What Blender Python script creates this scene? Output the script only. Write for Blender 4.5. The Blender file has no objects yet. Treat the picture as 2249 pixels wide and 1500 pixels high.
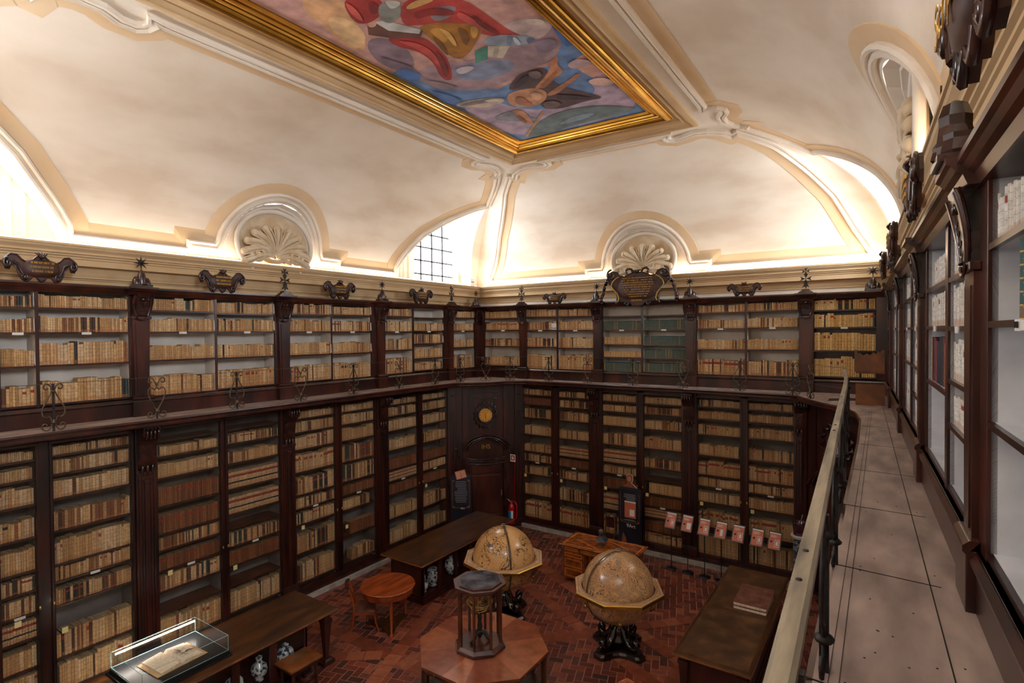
import bpy, bmesh, math, random
from mathutils import Vector, Matrix
random.seed(7)
PI = math.pi
C0 = 6.65                      # eye height above the library floor
G = 5.05                       # gallery floor height
scene = bpy.context.scene
COL = scene.collection

# ---------------------------------------------------------------- camera, world, exposure
cam_d = bpy.data.cameras.new('camera'); cam = bpy.data.objects.new('camera', cam_d); COL.objects.link(cam)
F = 1217.0
cam_d.sensor_width = 36.0; cam_d.lens = F*36.0/2249.0; cam_d.clip_start = 0.02; cam_d.clip_end = 200
vx = Vector((-1814.5, 5, -F)); vy = Vector((816.5, 26, -F))
Yc = vy.normalized(); Xc = (-vx).normalized(); Xc = (Xc - Yc*Xc.dot(Yc)).normalized(); Zc = Xc.cross(Yc)
cam.matrix_world = Matrix((Xc, Yc, Zc)).to_4x4()
cam.location = (0, 0, C0)
scene.camera = cam
vs = scene.view_settings
vs.view_transform = 'Standard'; vs.look = 'None'; vs.gamma = 1; vs.use_curve_mapping = False
vs.exposure = 0.75
w = bpy.data.worlds.new('world'); scene.world = w; w.use_nodes = True
w.node_tree.nodes['Background'].inputs[0].default_value = (0.80, 0.90, 1.0, 1)
w.node_tree.nodes['Background'].inputs[1].default_value = 4.5

def area(name, loc, rot, sx, sy, power, color, spread=PI):
    l = bpy.data.lights.new(name, 'AREA'); l.shape = 'RECTANGLE'; l.size = sx; l.size_y = sy
    l.energy = power; l.color = color; l.spread = spread
    o = bpy.data.objects.new(name, l); COL.objects.link(o); o.location = loc; o.rotation_euler = rot
    return o
DAY = (0.78, 0.87, 1.0); LED = (1.0, 0.83, 0.64)
# daylight coming in through the four lunette windows
for yy in (14.75, 1.5):
    area('window_light', (-13.65, yy, 9.9), (0, -PI/2, 0), 3.6, 2.6, (300 if yy > 8 else 800), DAY)
    area('window_light', (1.85, yy, 9.9), (0, PI/2, 0), 3.6, 2.6, (380 if yy > 8 else 900), DAY)
# warm strips of lamps lying in the cove on top of the plaster cornice
area('cove_strip_light', (-12.5, 8.15, 8.42), (PI, 0, 0), 0.06, 16.4, 42, LED)
area('cove_strip_light', (-6.0, 16.45, 8.42), (PI, 0, 0), 12.2, 0.06, 36, LED)
area('cove_strip_light', (0.40, 8.15, 8.42), (PI, 0, 0.026), 0.06, 15.8, 40, LED)
area('cove_strip_light', (-6.0, -0.1, 8.42), (PI, 0, 0), 12.2, 0.06, 36, LED)

# ---------------------------------------------------------------- helpers
def lin(c):
    if isinstance(c, str):
        c = tuple(int(c[i:i+2], 16)/255 for i in (0, 2, 4))
    return tuple((x/12.92 if x <= .04045 else ((x+.055)/1.055)**2.4) for x in c[:3])

class Fr:
    """wall frame: s along the wall, d into the wall (negative = towards the room), z up"""
    def __init__(s, o, u, n): s.o = o; s.u = u; s.n = n
    def P(s, a, d, z): return (s.o[0]+s.u[0]*a+s.n[0]*d, s.o[1]+s.u[1]*a+s.n[1]*d, z)
FU_L = Fr((-12.3, 0), (0, 1), (-1, 0)); FL_L = Fr((-12.15, 0), (0, 1), (-1, 0))
FU_B = Fr((0, 16.2), (1, 0), (0, 1)); FL_B = Fr((0, 16.05), (1, 0), (0, 1))
_k = math.hypot(1, .032)
FU_R = Fr((.58, 0), (-.032/_k, 1/_k), (1/_k, .032/_k))
_a = Vector((-12.15, 14.15)); _b = Vector((-10.34, 16.05)); _d = (_b-_a).normalized()
F_C = Fr(tuple(_a), tuple(_d), (-_d.y, _d.x)); LC = (_b-_a).length
WORLD = Fr((0, 0), (1, 0), (0, 1))
def frame_at(x, y, ang=0.0): return Fr((x, y), (math.cos(ang), math.sin(ang)), (-math.sin(ang), math.cos(ang)))

class MB:
    def __init__(s, fr=None): s.fr = fr or WORLD; s.v = []; s.f = []; s.m = []; s.c = []; s.uv = []; s.k = []; s.sm = []; s.col = False
    def add(s, vs_, fs, m=0, col=None, uvs=None, k=None, smooth=False, raw=False):
        n = len(s.v)
        s.v += [tuple(p) for p in vs_] if raw else [s.fr.P(*p) for p in vs_]
        for i, f in enumerate(fs):
            s.f.append([n+j for j in f]); s.m.append(m); s.sm.append(smooth)
            s.c.append(col); s.uv.append(uvs[i] if uvs else None); s.k.append(k)
        if col is not None: s.col = True
    def box(s, a0, a1, d0, d1, z0, z1, m=0, col=None, smooth=False):
        v = [(a0, d0, z0), (a1, d0, z0), (a1, d1, z0), (a0, d1, z0), (a0, d0, z1), (a1, d0, z1), (a1, d1, z1), (a0, d1, z1)]
        s.add(v, [(0, 3, 2, 1), (4, 5, 6, 7), (0, 1, 5, 4), (1, 2, 6, 5), (2, 3, 7, 6), (3, 0, 4, 7)], m, col)
    def prism_sz(s, poly, d0, d1, m=0, smooth=False):     # outline in (s, z), thickness along d
        n = len(poly); v = [(a, d0, z) for a, z in poly]+[(a, d1, z) for a, z in poly]
        s.add(v, [tuple(range(n)), tuple(range(2*n-1, n-1, -1))], m)
        s.add(v, [(i, (i+1) % n, n+(i+1) % n, n+i) for i in range(n)], m, smooth=smooth)
    def prism_dz(s, poly, a0, a1, m=0, smooth=False):     # outline in (d, z), length along s
        n = len(poly); v = [(a0, d, z) for d, z in poly]+[(a1, d, z) for d, z in poly]
        s.add(v, [tuple(range(n)), tuple(range(2*n-1, n-1, -1))], m)
        s.add(v, [(i, (i+1) % n, n+(i+1) % n, n+i) for i in range(n)], m, smooth=smooth)
    def prism_xy(s, poly, z0, z1, m=0, smooth=False, top=None):
        n = len(poly); tp = top or poly
        v = [(a, b, z0) for a, b in poly]+[(a, b, z1) for a, b in tp]
        s.add(v, [tuple(range(n-1, -1, -1)), tuple(range(n, 2*n))], m)
        s.add(v, [(i, (i+1) % n, n+(i+1) % n, n+i) for i in range(n)], m, smooth=smooth)
    def tube(s, pts, r, n=6, m=0, closed=False, caps=True, flat=1.0):
        P = [Vector(p) for p in pts]; N = len(P); rs = r if isinstance(r, (list, tuple)) else [r]*N
        ring = []; prev = None
        for i in range(N):
            a = P[(i-1) % N] if (closed or i > 0) else P[i]; b = P[(i+1) % N] if (closed or i < N-1) else P[i]
            t = (b-a); t = t.normalized() if t.length > 1e-9 else Vector((0, 0, 1))
            if prev is None:
                up = Vector((0, 0, 1)) if abs(t.z) < .9 else Vector((1, 0, 0)); x = t.cross(up).normalized()
            else:
                x = prev-t*prev.dot(t)
                x = x.normalized() if x.length > 1e-6 else t.orthogonal().normalized()
            prev = x; y = t.cross(x)
            ring.append([P[i]+x*rs[i]*math.cos(2*PI*k/n)+y*rs[i]*flat*math.sin(2*PI*k/n) for k in range(n)])
        v = [p for q in ring for p in q]; f = []
        for i in range(N if closed else N-1):
            j = (i+1) % N
            for k in range(n): f.append((i*n+k, i*n+(k+1) % n, j*n+(k+1) % n, j*n+k))
        s.add(v, f, m, smooth=True)
        if caps and not closed: s.add(ring[0], [tuple(range(n-1, -1, -1))], m); s.add(ring[-1], [tuple(range(n))], m)
    def lathe(s, prof, cx, cy, n=24, m=0, a0=0.0, smooth=True, z0=0.0):
        v = []; f = []; L = len(prof)
        for r, z in prof:
            for k in range(n):
                a = a0+2*PI*k/n; v.append((cx+r*math.cos(a), cy+r*math.sin(a), z0+z))
        for i in range(L-1):
            for k in range(n): f.append((i*n+k, i*n+(k+1) % n, (i+1)*n+(k+1) % n, (i+1)*n+k))
        s.add(v, f, m, smooth=smooth)
        s.add(v[:n], [tuple(range(n-1, -1, -1))], m); s.add(v[-n:], [tuple(range(n))], m)
    def ball(s, c, r, n=12, m=0, sz=1.0):
        v = []; f = []; R = max(6, n//2+2)
        for i in range(R+1):
            th = PI*i/R
            for k in range(n):
                a = 2*PI*k/n; v.append((c[0]+r*math.sin(th)*math.cos(a), c[1]+r*math.sin(th)*math.sin(a), c[2]-r*sz*math.cos(th)))
        for i in range(R):
            for k in range(n): f.append((i*n+k, i*n+(k+1) % n, (i+1)*n+(k+1) % n, (i+1)*n+k))
        s.add(v, f, m, smooth=True)
    def build(s, name, mats, parent=None, bevel=0.0):
        if not isinstance(mats, (list, tuple)): mats = [mats]
        if parent is not None: o0 = Vector(parent.get('_o', (0, 0, 0)))
        else:
            xs = [p[0] for p in s.v]; ys = [p[1] for p in s.v]; zs = [p[2] for p in s.v]
            o0 = Vector(((min(xs)+max(xs))/2, (min(ys)+max(ys))/2, min(zs)))
        me = bpy.data.meshes.new(name)
        me.from_pydata([(p[0]-o0.x, p[1]-o0.y, p[2]-o0.z) for p in s.v], [], s.f)
        for mt in mats: me.materials.append(mt)
        me.polygons.foreach_set('material_index', s.m); me.polygons.foreach_set('use_smooth', s.sm)
        if s.col:
            ca = me.color_attributes.new('bcol', 'FLOAT_COLOR', 'CORNER'); ka = me.color_attributes.new('bk', 'FLOAT_COLOR', 'CORNER')
            uv = me.uv_layers.new(name='UVMap'); cd = []; kd = []; ud = []
            for i, f in enumerate(s.f):
                c = s.c[i] or (.5, .5, .5); k = s.k[i] or (0, 0, 0); u = s.uv[i]
                for j in range(len(f)):
                    cd += [c[0], c[1], c[2], 1]; kd += [k[0], k[1], k[2], 1]
                    ud += list(u[j]) if u else [5.0, 5.0]
            ca.data.foreach_set('color', cd); ka.data.foreach_set('color', kd); uv.data.foreach_set('uv', ud)
        me.update()
        o = bpy.data.objects.new(name, me); COL.objects.link(o)
        if parent is not None: o.parent = parent; o['_o'] = list(o0)
        else: o.location = o0; o['_o'] = list(o0)
        if bevel:
            b = o.modifiers.new('bevel', 'BEVEL'); b.width = bevel; b.segments = 2; b.limit_method = 'ANGLE'
        return o

def tag(o, label, cat, group=None, kind=None):
    if label: o['label'] = label
    if cat: o['category'] = cat
    if group: o['group'] = group
    if kind: o['kind'] = kind
    return o
def thing(name, label, cat, loc, group=None):
    o = bpy.data.objects.new(name, None); COL.objects.link(o); o.location = loc; o['_o'] = list(loc); o.empty_display_size = .1
    return tag(o, label, cat, group)
def struct(o): o['kind'] = 'structure'; return o
def spiral(c, r0, turns, axis='sz', d=0.0, n=22, start=0.0, sgn=1, rend=.12):
    out = []
    for i in range(n+1):
        t = i/n; a = start+sgn*2*PI*turns*t; r = r0*(1-(1-rend)*t)
        out.append((c[0]+r*math.cos(a), d, c[1]+r*math.sin(a)))
    return out

# ---------------------------------------------------------------- materials
def newmat(name):
    m = bpy.data.materials.new(name); m.use_nodes = True
    return m, m.node_tree, m.node_tree.nodes['Principled BSDF']
def N(nt, t, **kw):
    n = nt.nodes.new(t)
    for k, v in kw.items(): setattr(n, k, v)
    return n
def math_(nt, op, a, b=None, c=None):
    n = nt.nodes.new('ShaderNodeMath'); n.operation = op
    for i, x in enumerate((a, b, c)):
        if x is None: continue
        if isinstance(x, (int, float)): n.inputs[i].default_value = x
        else: nt.links.new(x, n.inputs[i])
    return n.outputs[0]
def mix_(nt, fac, a, b, blend='MIX'):
    n = nt.nodes.new('ShaderNodeMix'); n.data_type = 'RGBA'; n.blend_type = blend
    for i, x in ((0, fac), (6, a), (7, b)):
        if isinstance(x, (int, float)): n.inputs[i].default_value = x
        elif isinstance(x, tuple): n.inputs[i].default_value = (x[0], x[1], x[2], 1)
        else: nt.links.new(x, n.inputs[i])
    return n.outputs[2]
def mat(name, c1, c2=None, scale=(2, 2, 2), rough=.6, metal=0, bump=0, detail=5, c3=None, coat=0, spec=None, lo=.35, hi=.65, world=True):
    m, nt, b = newmat(name)
    b.inputs['Roughness'].default_value = rough; b.inputs['Metallic'].default_value = metal
    if coat: b.inputs['Coat Weight'].default_value = coat; b.inputs['Coat Roughness'].default_value = .12
    if spec is not None: b.inputs['Specular IOR Level'].default_value = spec
    if c2 is None:
        b.inputs['Base Color'].default_value = (*lin(c1), 1)
        c2 = c1
    tc = N(nt, 'ShaderNodeNewGeometry') if world else N(nt, 'ShaderNodeTexCoord')
    mp = N(nt, 'ShaderNodeMapping'); mp.inputs['Scale'].default_value = scale
    nt.links.new(tc.outputs['Position' if world else 'Object'], mp.inputs[0])
    nz = N(nt, 'ShaderNodeTexNoise'); nz.inputs['Detail'].default_value = detail; nz.inputs['Scale'].default_value = 1
    nt.links.new(mp.outputs[0], nz.inputs['Vector'])
    cr = N(nt, 'ShaderNodeValToRGB'); cr.color_ramp.elements[0].position = lo; cr.color_ramp.elements[1].position = hi
    cr.color_ramp.elements[0].color = (*lin(c1), 1); cr.color_ramp.elements[1].color = (*lin(c2), 1)
    if c3:
        e = cr.color_ramp.elements.new((lo+hi)/2); e.color = (*lin(c3), 1)
    nt.links.new(nz.outputs[0], cr.inputs[0]); nt.links.new(cr.outputs[0], b.inputs['Base Color'])
    if bump:
        bp = N(nt, 'ShaderNodeBump'); bp.inputs['Strength'].default_value = bump; bp.inputs['Distance'].default_value = .01
        nt.links.new(nz.outputs[0], bp.inputs['Height']); nt.links.new(bp.outputs[0], b.inputs['Normal'])
    return m
M = {}
M['plaster'] = mat('plaster_cream', 'DCCBB8', 'F0E5D7', (.5, .5, 1.5), .85, detail=9, c3='E9DCCC')
M['plaster_field'] = mat('plaster_field', 'DCCAB8', 'EEE3D5', (.45, .45, 1.3), .85, detail=9, c3='E6D8C8')
M['plaster_tan'] = mat('plaster_tan', 'DCBC94', 'E4C8A4', (1, 1, 1), .85)
M['cornice'] = mat('cornice_plaster', 'C7A57A', 'D6B68C', (.8, .8, .8), .8, detail=4)
M['stucco'] = mat('stucco', 'CDB28E', 'E2CFB2', (3, 3, 3), .75)
M['gold'] = mat('gilding', 'C8943A', 'DDAF52', (2, 2, 2), .26, metal=.95)
M['wood'] = mat('dark_walnut', '240F0A', '4E2217', (3, 3, .7), .3, detail=7, c3='38170F', coat=.15)
M['wood2'] = mat('deep_walnut', '1C0B07', '43190F', (5, 5, .7), .34, detail=7, coat=.2)
M['carved'] = mat('carved_wood', '1A0C08', '40201A', (7, 7, 7), .26, detail=4, coat=.35)
M['carved_field'] = mat('inscribed_field_wood', '2C140D', '4A2619', (7, 7, 7), .5)
M['shelfw'] = mat('shelf_wood', '3A1A12', '5E3022', (2, 2, 6), .45, detail=5)
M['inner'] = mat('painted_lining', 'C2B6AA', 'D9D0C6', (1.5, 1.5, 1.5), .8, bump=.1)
M['inner_low_shaded'] = mat('lower_lining_shaded', '5A534E', '78706B', (1.5, 1.5, 1.5), .8)  # pale lining darkened: shade under the gallery put into its colour
M['inner_blue'] = mat('painted_lining_pale', 'BFC0C6', 'DEDDE0', (2, 2, 3), .7, bump=.25, detail=8)
M['plank'] = mat('gallery_planks', '7A665F', 'AE978C', (5, 1.6, 3), .6, detail=12, c3='958078', bump=.15, lo=.3, hi=.7)
M['iron'] = mat('wrought_iron', '1E1B1C', '3A3330', (12, 12, 12), .5, metal=.6)
M['bronze'] = mat('old_iron_scroll', '4A3A2C', '6E5A44', (12, 12, 12), .45, metal=.5)
M['wire'] = mat('wire', '5A5450', None, rough=.4, metal=.6)
M['railtop'] = mat('rail_beam_wood', '5A5148', '988A76', (16, 2, 8), .5, detail=9, c3='7C705F', bump=.15)
M['marble'] = mat('grey_marble', '8B857E', 'ADA79F', (4, 4, 4), .5, detail=7)
M['dark'] = mat('dark_void', '0C0706', None, rough=.9)
M['label'] = mat('paper_label', 'DAD6D0', None, rough=.7)
M['note'] = mat('yellow_note', 'D9C78A', None, rough=.7)
M['ink'] = mat('black_ink', '121212', None, rough=.6)
M['goldpaint'] = mat('gold_lettering', 'B98A35', None, rough=.4, metal=.4)
M['white'] = mat('white_plastic', 'E6E4E0', None, rough=.4)
M['red'] = mat('red_enamel', 'B0101C', None, rough=.25)
M['blue'] = mat('blue_label', '1E86C0', None, rough=.4)
M['black'] = mat('black_lacquer', '121214', None, rough=.35)
M['silver'] = mat('silvered_metal', 'B9B4AA', None, rough=.25, metal=.9)
M['brass'] = mat('brass', 'B08A3C', 'D2AC58', (8, 8, 8), .28, metal=.9)
M['vitrine'] = mat('vitrine_walnut', '3A180B', '5C2C18', (4, 4, 4), .4)
M['leathertop'] = mat('tooled_leather_top', '3C2414', '664424', (3, 3, 3), .42, detail=10, c3='4E321C', bump=.1)
M['table'] = mat('walnut_table', '2E1A0F', '5A3418', (5, 1.1, 3), .32, detail=8, c3='43250F', coat=.3)
M['table_edge'] = mat('walnut_edge', '5C3317', '8A5024', (3, 3, 3), .35, coat=.3)
M['red_wood'] = mat('polished_mahogany', '7A3013', 'A04A1E', (7, 1.5, 3), .22, detail=7, coat=.5)
M['leather'] = mat('brown_leather', '5A2E22', '80503F', (6, 6, 6), .5, bump=.2)
M['pages'] = mat('paper_pages', 'CDB59A', 'E4D3BC', (40, 40, 3), .8)
M['stone_blk'] = mat('speckled_marble', '15161A', '8F8F92', (18, 18, 18), .35, detail=6, lo=.45, hi=.62)
M['pot'] = mat('purple_glaze', '3A1A22', '52242E', (4, 4, 4), .2, coat=.6)
M['terr'] = mat('mortar', 'A88470', None, rough=.8)

def glass_mat(name, tint=(1, 1, 1), refl=.10):
    m, nt, b = newmat(name); nt.nodes.remove(b)
    out = nt.nodes['Material Output']; tr = N(nt, 'ShaderNodeBsdfTransparent'); tr.inputs[0].default_value = (*tint, 1)
    gl = N(nt, 'ShaderNodeBsdfGlossy'); gl.inputs['Roughness'].default_value = .03
    lw = N(nt, 'ShaderNodeLayerWeight'); lw.inputs[0].default_value = .5
    fc = math_(nt, 'MULTIPLY_ADD', math_(nt, 'POWER', lw.outputs['Facing'], 4.0), .5, .03)
    mx = N(nt, 'ShaderNodeMixShader'); nt.links.new(fc, mx.inputs[0]); nt.links.new(tr.outputs[0], mx.inputs[1]); nt.links.new(gl.outputs[0], mx.inputs[2])
    nt.links.new(mx.outputs[0], out.inputs[0]); return m
M['glass'] = glass_mat('clear_glass', (.97, .985, .98))
M['glass_edge'] = mat('glass_edge', '9CC6BE', None, rough=.1)
def emit_mat(name, c, s):
    m, nt, b = newmat(name); b.inputs['Base Color'].default_value = (*lin(c), 1)
    b.inputs['Emission Color'].default_value = (*lin(c), 1); b.inputs['Emission Strength'].default_value = s; return m
M['led'] = emit_mat('led_tube', 'FFF1E6', 14)

# wire grille of the lower bookcase doors: thin diagonal wires with open gaps
def grille_mat():
    m, nt, b = newmat('wire_grille'); out = nt.nodes['Material Output']
    tc = N(nt, 'ShaderNodeNewGeometry'); sp = N(nt, 'ShaderNodeSeparateXYZ'); nt.links.new(tc.outputs['Position'], sp.inputs[0])
    h = math_(nt, 'ADD', sp.outputs[0], sp.outputs[1])
    a = math_(nt, 'MULTIPLY', math_(nt, 'ADD', h, sp.outputs[2]), 24.0); c = math_(nt, 'MULTIPLY', math_(nt, 'SUBTRACT', h, sp.outputs[2]), 24.0)
    fa = math_(nt, 'LESS_THAN', math_(nt, 'FRACT', a), .055); fc = math_(nt, 'LESS_THAN', math_(nt, 'FRACT', c), .055)
    w_ = math_(nt, 'MAXIMUM', fa, fc)
    b.inputs['Base Color'].default_value = (*lin('6A5640'), 1); b.inputs['Roughness'].default_value = .5
    tr = N(nt, 'ShaderNodeBsdfTransparent'); mx = N(nt, 'ShaderNodeMixShader')
    nt.links.new(w_, mx.inputs[0]); nt.links.new(tr.outputs[0], mx.inputs[1]); nt.links.new(b.outputs[0], mx.inputs[2]); nt.links.new(mx.outputs[0], out.inputs[0])
    return m
M['grille'] = grille_mat()

# book bindings: colour per book from an attribute, raised bands / title label / shelf mark on the spine
def book_mat():
    m, nt, b = newmat('book_binding'); b.inputs['Roughness'].default_value = .6
    ca = N(nt, 'ShaderNodeVertexColor'); ca.layer_name = 'bcol'; ka = N(nt, 'ShaderNodeVertexColor'); ka.layer_name = 'bk'
    uv = N(nt, 'ShaderNodeUVMap'); s = N(nt, 'ShaderNodeSeparateXYZ'); nt.links.new(uv.outputs[0], s.inputs[0])
    k = N(nt, 'ShaderNodeSeparateColor'); nt.links.new(ka.outputs[0], k.inputs[0])
    u, v = s.outputs[0], s.outputs[1]; K0, K1, K2 = k.outputs[0], k.outputs[1], k.outputs[2]
    spine = math_(nt, 'LESS_THAN', v, 2.0)
    geo = N(nt, 'ShaderNodeNewGeometry'); nz = N(nt, 'ShaderNodeTexNoise'); nz.inputs['Scale'].default_value = 22; nz.inputs['Detail'].default_value = 4
    nt.links.new(geo.outputs['Position'], nz.inputs['Vector'])
    st = N(nt, 'ShaderNodeMapRange'); nt.links.new(nz.outputs[0], st.inputs[0]); st.inputs[1].default_value = .3; st.inputs[2].default_value = .7; st.inputs[3].default_value = .72; st.inputs[4].default_value = 1.12
    base = mix_(nt, 1.0, ca.outputs[0], st.outputs[0], 'MULTIPLY')
    fr = math_(nt, 'FRACT', math_(nt, 'MULTIPLY', v, 6.0))
    band = math_(nt, 'MULTIPLY', math_(nt, 'LESS_THAN', fr, .13), spine)
    bandd = math_(nt, 'MULTIPLY', band, .5)
    dark = mix_(nt, 1.0, base, (.42, .34, .28), 'MULTIPLY')
    isg = math_(nt, 'GREATER_THAN', K2, .5)
    bc = mix_(nt, isg, dark, lin('C79A4A'))
    c = mix_(nt, mix_fac(nt, band, bandd, isg), base, bc)
    def zone(lo, hi): return math_(nt, 'MULTIPLY', math_(nt, 'GREATER_THAN', v, lo), math_(nt, 'LESS_THAN', v, hi))
    def between(x, lo, hi): return math_(nt, 'MULTIPLY', math_(nt, 'GREATER_THAN', x, lo), math_(nt, 'LESS_THAN', x, hi))
    lab1 = math_(nt, 'MULTIPLY', zone(.68, .82), between(K0, .2, .9)); lab2 = math_(nt, 'MULTIPLY', zone(.68, .82), math_(nt, 'GREATER_THAN', K0, .9))
    lab3 = math_(nt, 'MULTIPLY', zone(.30, .40), between(K0, .6, .9))
    c = mix_(nt, lab1, c, lin('8E2A1C')); c = mix_(nt, lab2, c, lin('1D1B18')); c = mix_(nt, lab3, c, lin('1E2420'))
    tg = math_(nt, 'MULTIPLY', math_(nt, 'MULTIPLY', zone(.03, .16), K1), .62)
    c = mix_(nt, tg, c, lin('A86A3A'))
    nt.links.new(c, b.inputs['Base Color']); return m
def mix_fac(nt, a, b, t):
    n = nt.nodes.new('ShaderNodeMix'); n.data_type = 'FLOAT'
    nt.links.new(t, n.inputs[0]); nt.links.new(b, n.inputs[2]); nt.links.new(a, n.inputs[3]); return n.outputs[0]
M['book'] = book_mat()

def attr_mat(name, rough=.5, coat=0, scale=8, lo=.75, hi=1.15):
    m, nt, b = newmat(name); b.inputs['Roughness'].default_value = rough
    if coat: b.inputs['Coat Weight'].default_value = coat
    ca = N(nt, 'ShaderNodeVertexColor'); ca.layer_name = 'bcol'
    geo = N(nt, 'ShaderNodeNewGeometry'); nz = N(nt, 'ShaderNodeTexNoise'); nz.inputs['Scale'].default_value = scale; nz.inputs['Detail'].default_value = 5
    nt.links.new(geo.outputs['Position'], nz.inputs['Vector'])
    st = N(nt, 'ShaderNodeMapRange'); nt.links.new(nz.outputs[0], st.inputs[0]); st.inputs[1].default_value = .3; st.inputs[2].default_value = .7; st.inputs[3].default_value = lo; st.inputs[4].default_value = hi
    nt.links.new(mix_(nt, 1.0, ca.outputs[0], st.outputs[0], 'MULTIPLY'), b.inputs['Base Color']); return m
M['brick'] = attr_mat('terracotta_brick', .36, .15, 6, .7, 1.2)
M['fresco'] = attr_mat('fresco_paint', .8, 0, 3.2, .62, 1.25)
M['veneer'] = attr_mat('quartered_veneer', .22, .5, 5, .75, 1.2)

def text(s, size, loc, rx, rz, m, parent, name='lettering', extrude=.002, align='CENTER'):
    cu = bpy.data.curves.new(name, 'FONT'); cu.body = s; cu.size = size; cu.extrude = extrude; cu.align_x = align; cu.align_y = 'CENTER'
    t = bpy.data.objects.new(name+'_tmp', cu); COL.objects.link(t)
    dg = bpy.context.evaluated_depsgraph_get(); me = bpy.data.meshes.new_from_object(t.evaluated_get(dg))
    bpy.data.objects.remove(t)
    from mathutils import Euler
    R = Euler((rx, 0, rz)).to_matrix().to_4x4(); R.translation = Vector(loc)-Vector(parent['_o'])
    me.transform(R); me.materials.clear(); me.materials.append(m)
    o = bpy.data.objects.new(name, me); COL.objects.link(o); o.parent = parent; o['_o'] = list(parent['_o']); return o
# ================================================================ ROOM
# ---- brick floor in herringbone with plain bands
def herring():
    mb = MB(); g = MB(); W = .155; gap = .017; th = .012
    X0, X1, Y0, Y1 = -12.2, .3, 5.6, 16.1
    mb.box(-12.9, .9, -.6, 16.9, -.25, -.006, 1, (.2, .12, .08))
    bands = [((-12.0, 8.0), (-7.1, 8.0), .17), ((-8.9, 13.85), (-2.6, 10.65), .17), ((-8.6, 12.6), (-2.2, 9.35), .15), ((-7.1, 9.2), (-2.9, 13.6), .15), ((-9.1, 10.2), (-8.0, 7.0), .15), ((-5.0, 9.2), (-2.9, 6.2), .15), ((-3.3, 15.6), (-3.3, 7.0), .15), ((-11.5, 5.8), (-8.6, 7.9), .15)]
    def near(x, y):
        for a, b, hw in bands:
            ax, ay = a; bx, by = b; L2 = (bx-ax)**2+(by-ay)**2; t = ((x-ax)*(bx-ax)+(y-ay)*(by-ay))/L2
            if 0 <= t <= 1 and math.hypot(x-ax-t*(bx-ax), y-ay-t*(by-ay)) < hw: return True
        return False
    pal = ['7A3526', '6A2C20', '8A4230', '5E2A22', '96503A', '6F3A30', '4E2A26']
    def brick(cx, cy, hx, hy, ang=0, pal_=pal, z=0.0):
        c = lin(random.choice(pal_)); ca, sa = math.cos(ang), math.sin(ang)
        P = [(-hx, -hy), (hx, -hy), (hx, hy), (-hx, hy)]
        q = [(cx+a*ca-b*sa, cy+a*sa+b*ca) for a, b in P]
        mb.add([(a, b, z) for a, b in q]+[(a, b, z-th) for a, b in q], [(0, 1, 2, 3), (1, 0, 4, 5), (2, 1, 5, 6), (3, 2, 6, 7), (0, 3, 7, 4)], 0, c)
    th0 = math.radians(17)
    for i in range(-90, 90):
        for j in range(-60, 60):
            for kind in (0, 1):
                x = i+2*j; y = i-2*j
                if kind == 0: cx, cy, hx, hy = x+1, y+.5, 1, .5
                else: cx, cy, hx, hy = x+.5, y+2, .5, 1
                wx = (cx*math.cos(th0)-cy*math.sin(th0))*W-6.0; wy = (cx*math.sin(th0)+cy*math.cos(th0))*W+10.8
                if X0 < wx < X1 and Y0 < wy < Y1 and not (near(wx, wy) and False): brick(wx, wy, hx*W-gap/2, hy*W-gap/2, th0)
    lp = ['8A4630', '964F36', '7C3E2C', 'A05C40']
    for bi_, (a, b, hw) in enumerate(bands):
        L = math.hypot(b[0]-a[0], b[1]-a[1]); ang = math.atan2(b[1]-a[1], b[0]-a[0]); n = int(L/.34)
        for k in range(n):
            t = (k+.5)/n; brick(a[0]+t*(b[0]-a[0]), a[1]+t*(b[1]-a[1]), L/n/2-.008, hw, ang, lp, .004+.0012*bi_)
    o = mb.build('floor', [M['brick'], M['terr']]); struct(o)
herring()

# ---- walls behind the bookcases
def wallobj(name, fr, a0, a1, d0, z0=0, z1=8.35, m='plaster'):
    mb = MB(fr); mb.box(a0, a1, d0, d0+.25, z0, z1); struct(mb.build(name, M[m]))
wallobj('wall_left', FU_L, -.6, 16.9, .52)
wallobj('wall_back', FU_B, -12.9, 1.2, .52)
wallobj('wall_right', FU_R, -.8, 16.9, .52)
mb = MB(); mb.box(-12.9, 1.2, -.85, -.6, 0, 8.35); struct(mb.build('wall_near', M['plaster']))

# ---- vault: four curved sides rising to the painted frame
ZS, ZT = 8.30, 11.46
def xr(y): return .70-.027*y
BQ = {'LN': (-12.65, -.3), 'LB': (-12.65, 16.6), 'RB': (xr(16.6), 16.6), 'RN': (xr(-.3), -.3)}
FQ = {'LN': (-8.8, 3.15), 'LB': (-8.8, 13.15), 'RB': (-3.6, 13.15), 'RN': (-3.6, 3.15)}
SD = {'L': ('LN', 'LB', 1), 'B': ('LB', 'RB', 0), 'R': ('RN', 'RB', 1), 'N': ('LN', 'RN', 0)}
ND = {'L': (1, 0), 'B': (0, -1), 'R': (-1, 0), 'N': (0, 1)}
AA = {'L': 3.85, 'B': 3.45, 'R': 4.2, 'N': 3.45}
def vends(side, t):
    th = t*PI/2; f = 1-math.cos(th); a, b, ax = SD[side]
    A = [BQ[a][i]+(FQ[a][i]-BQ[a][i])*f for i in (0, 1)]; B = [BQ[b][i]+(FQ[b][i]-BQ[b][i])*f for i in (0, 1)]
    return A, B, ZS+(ZT-ZS)*math.sin(th)
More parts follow.
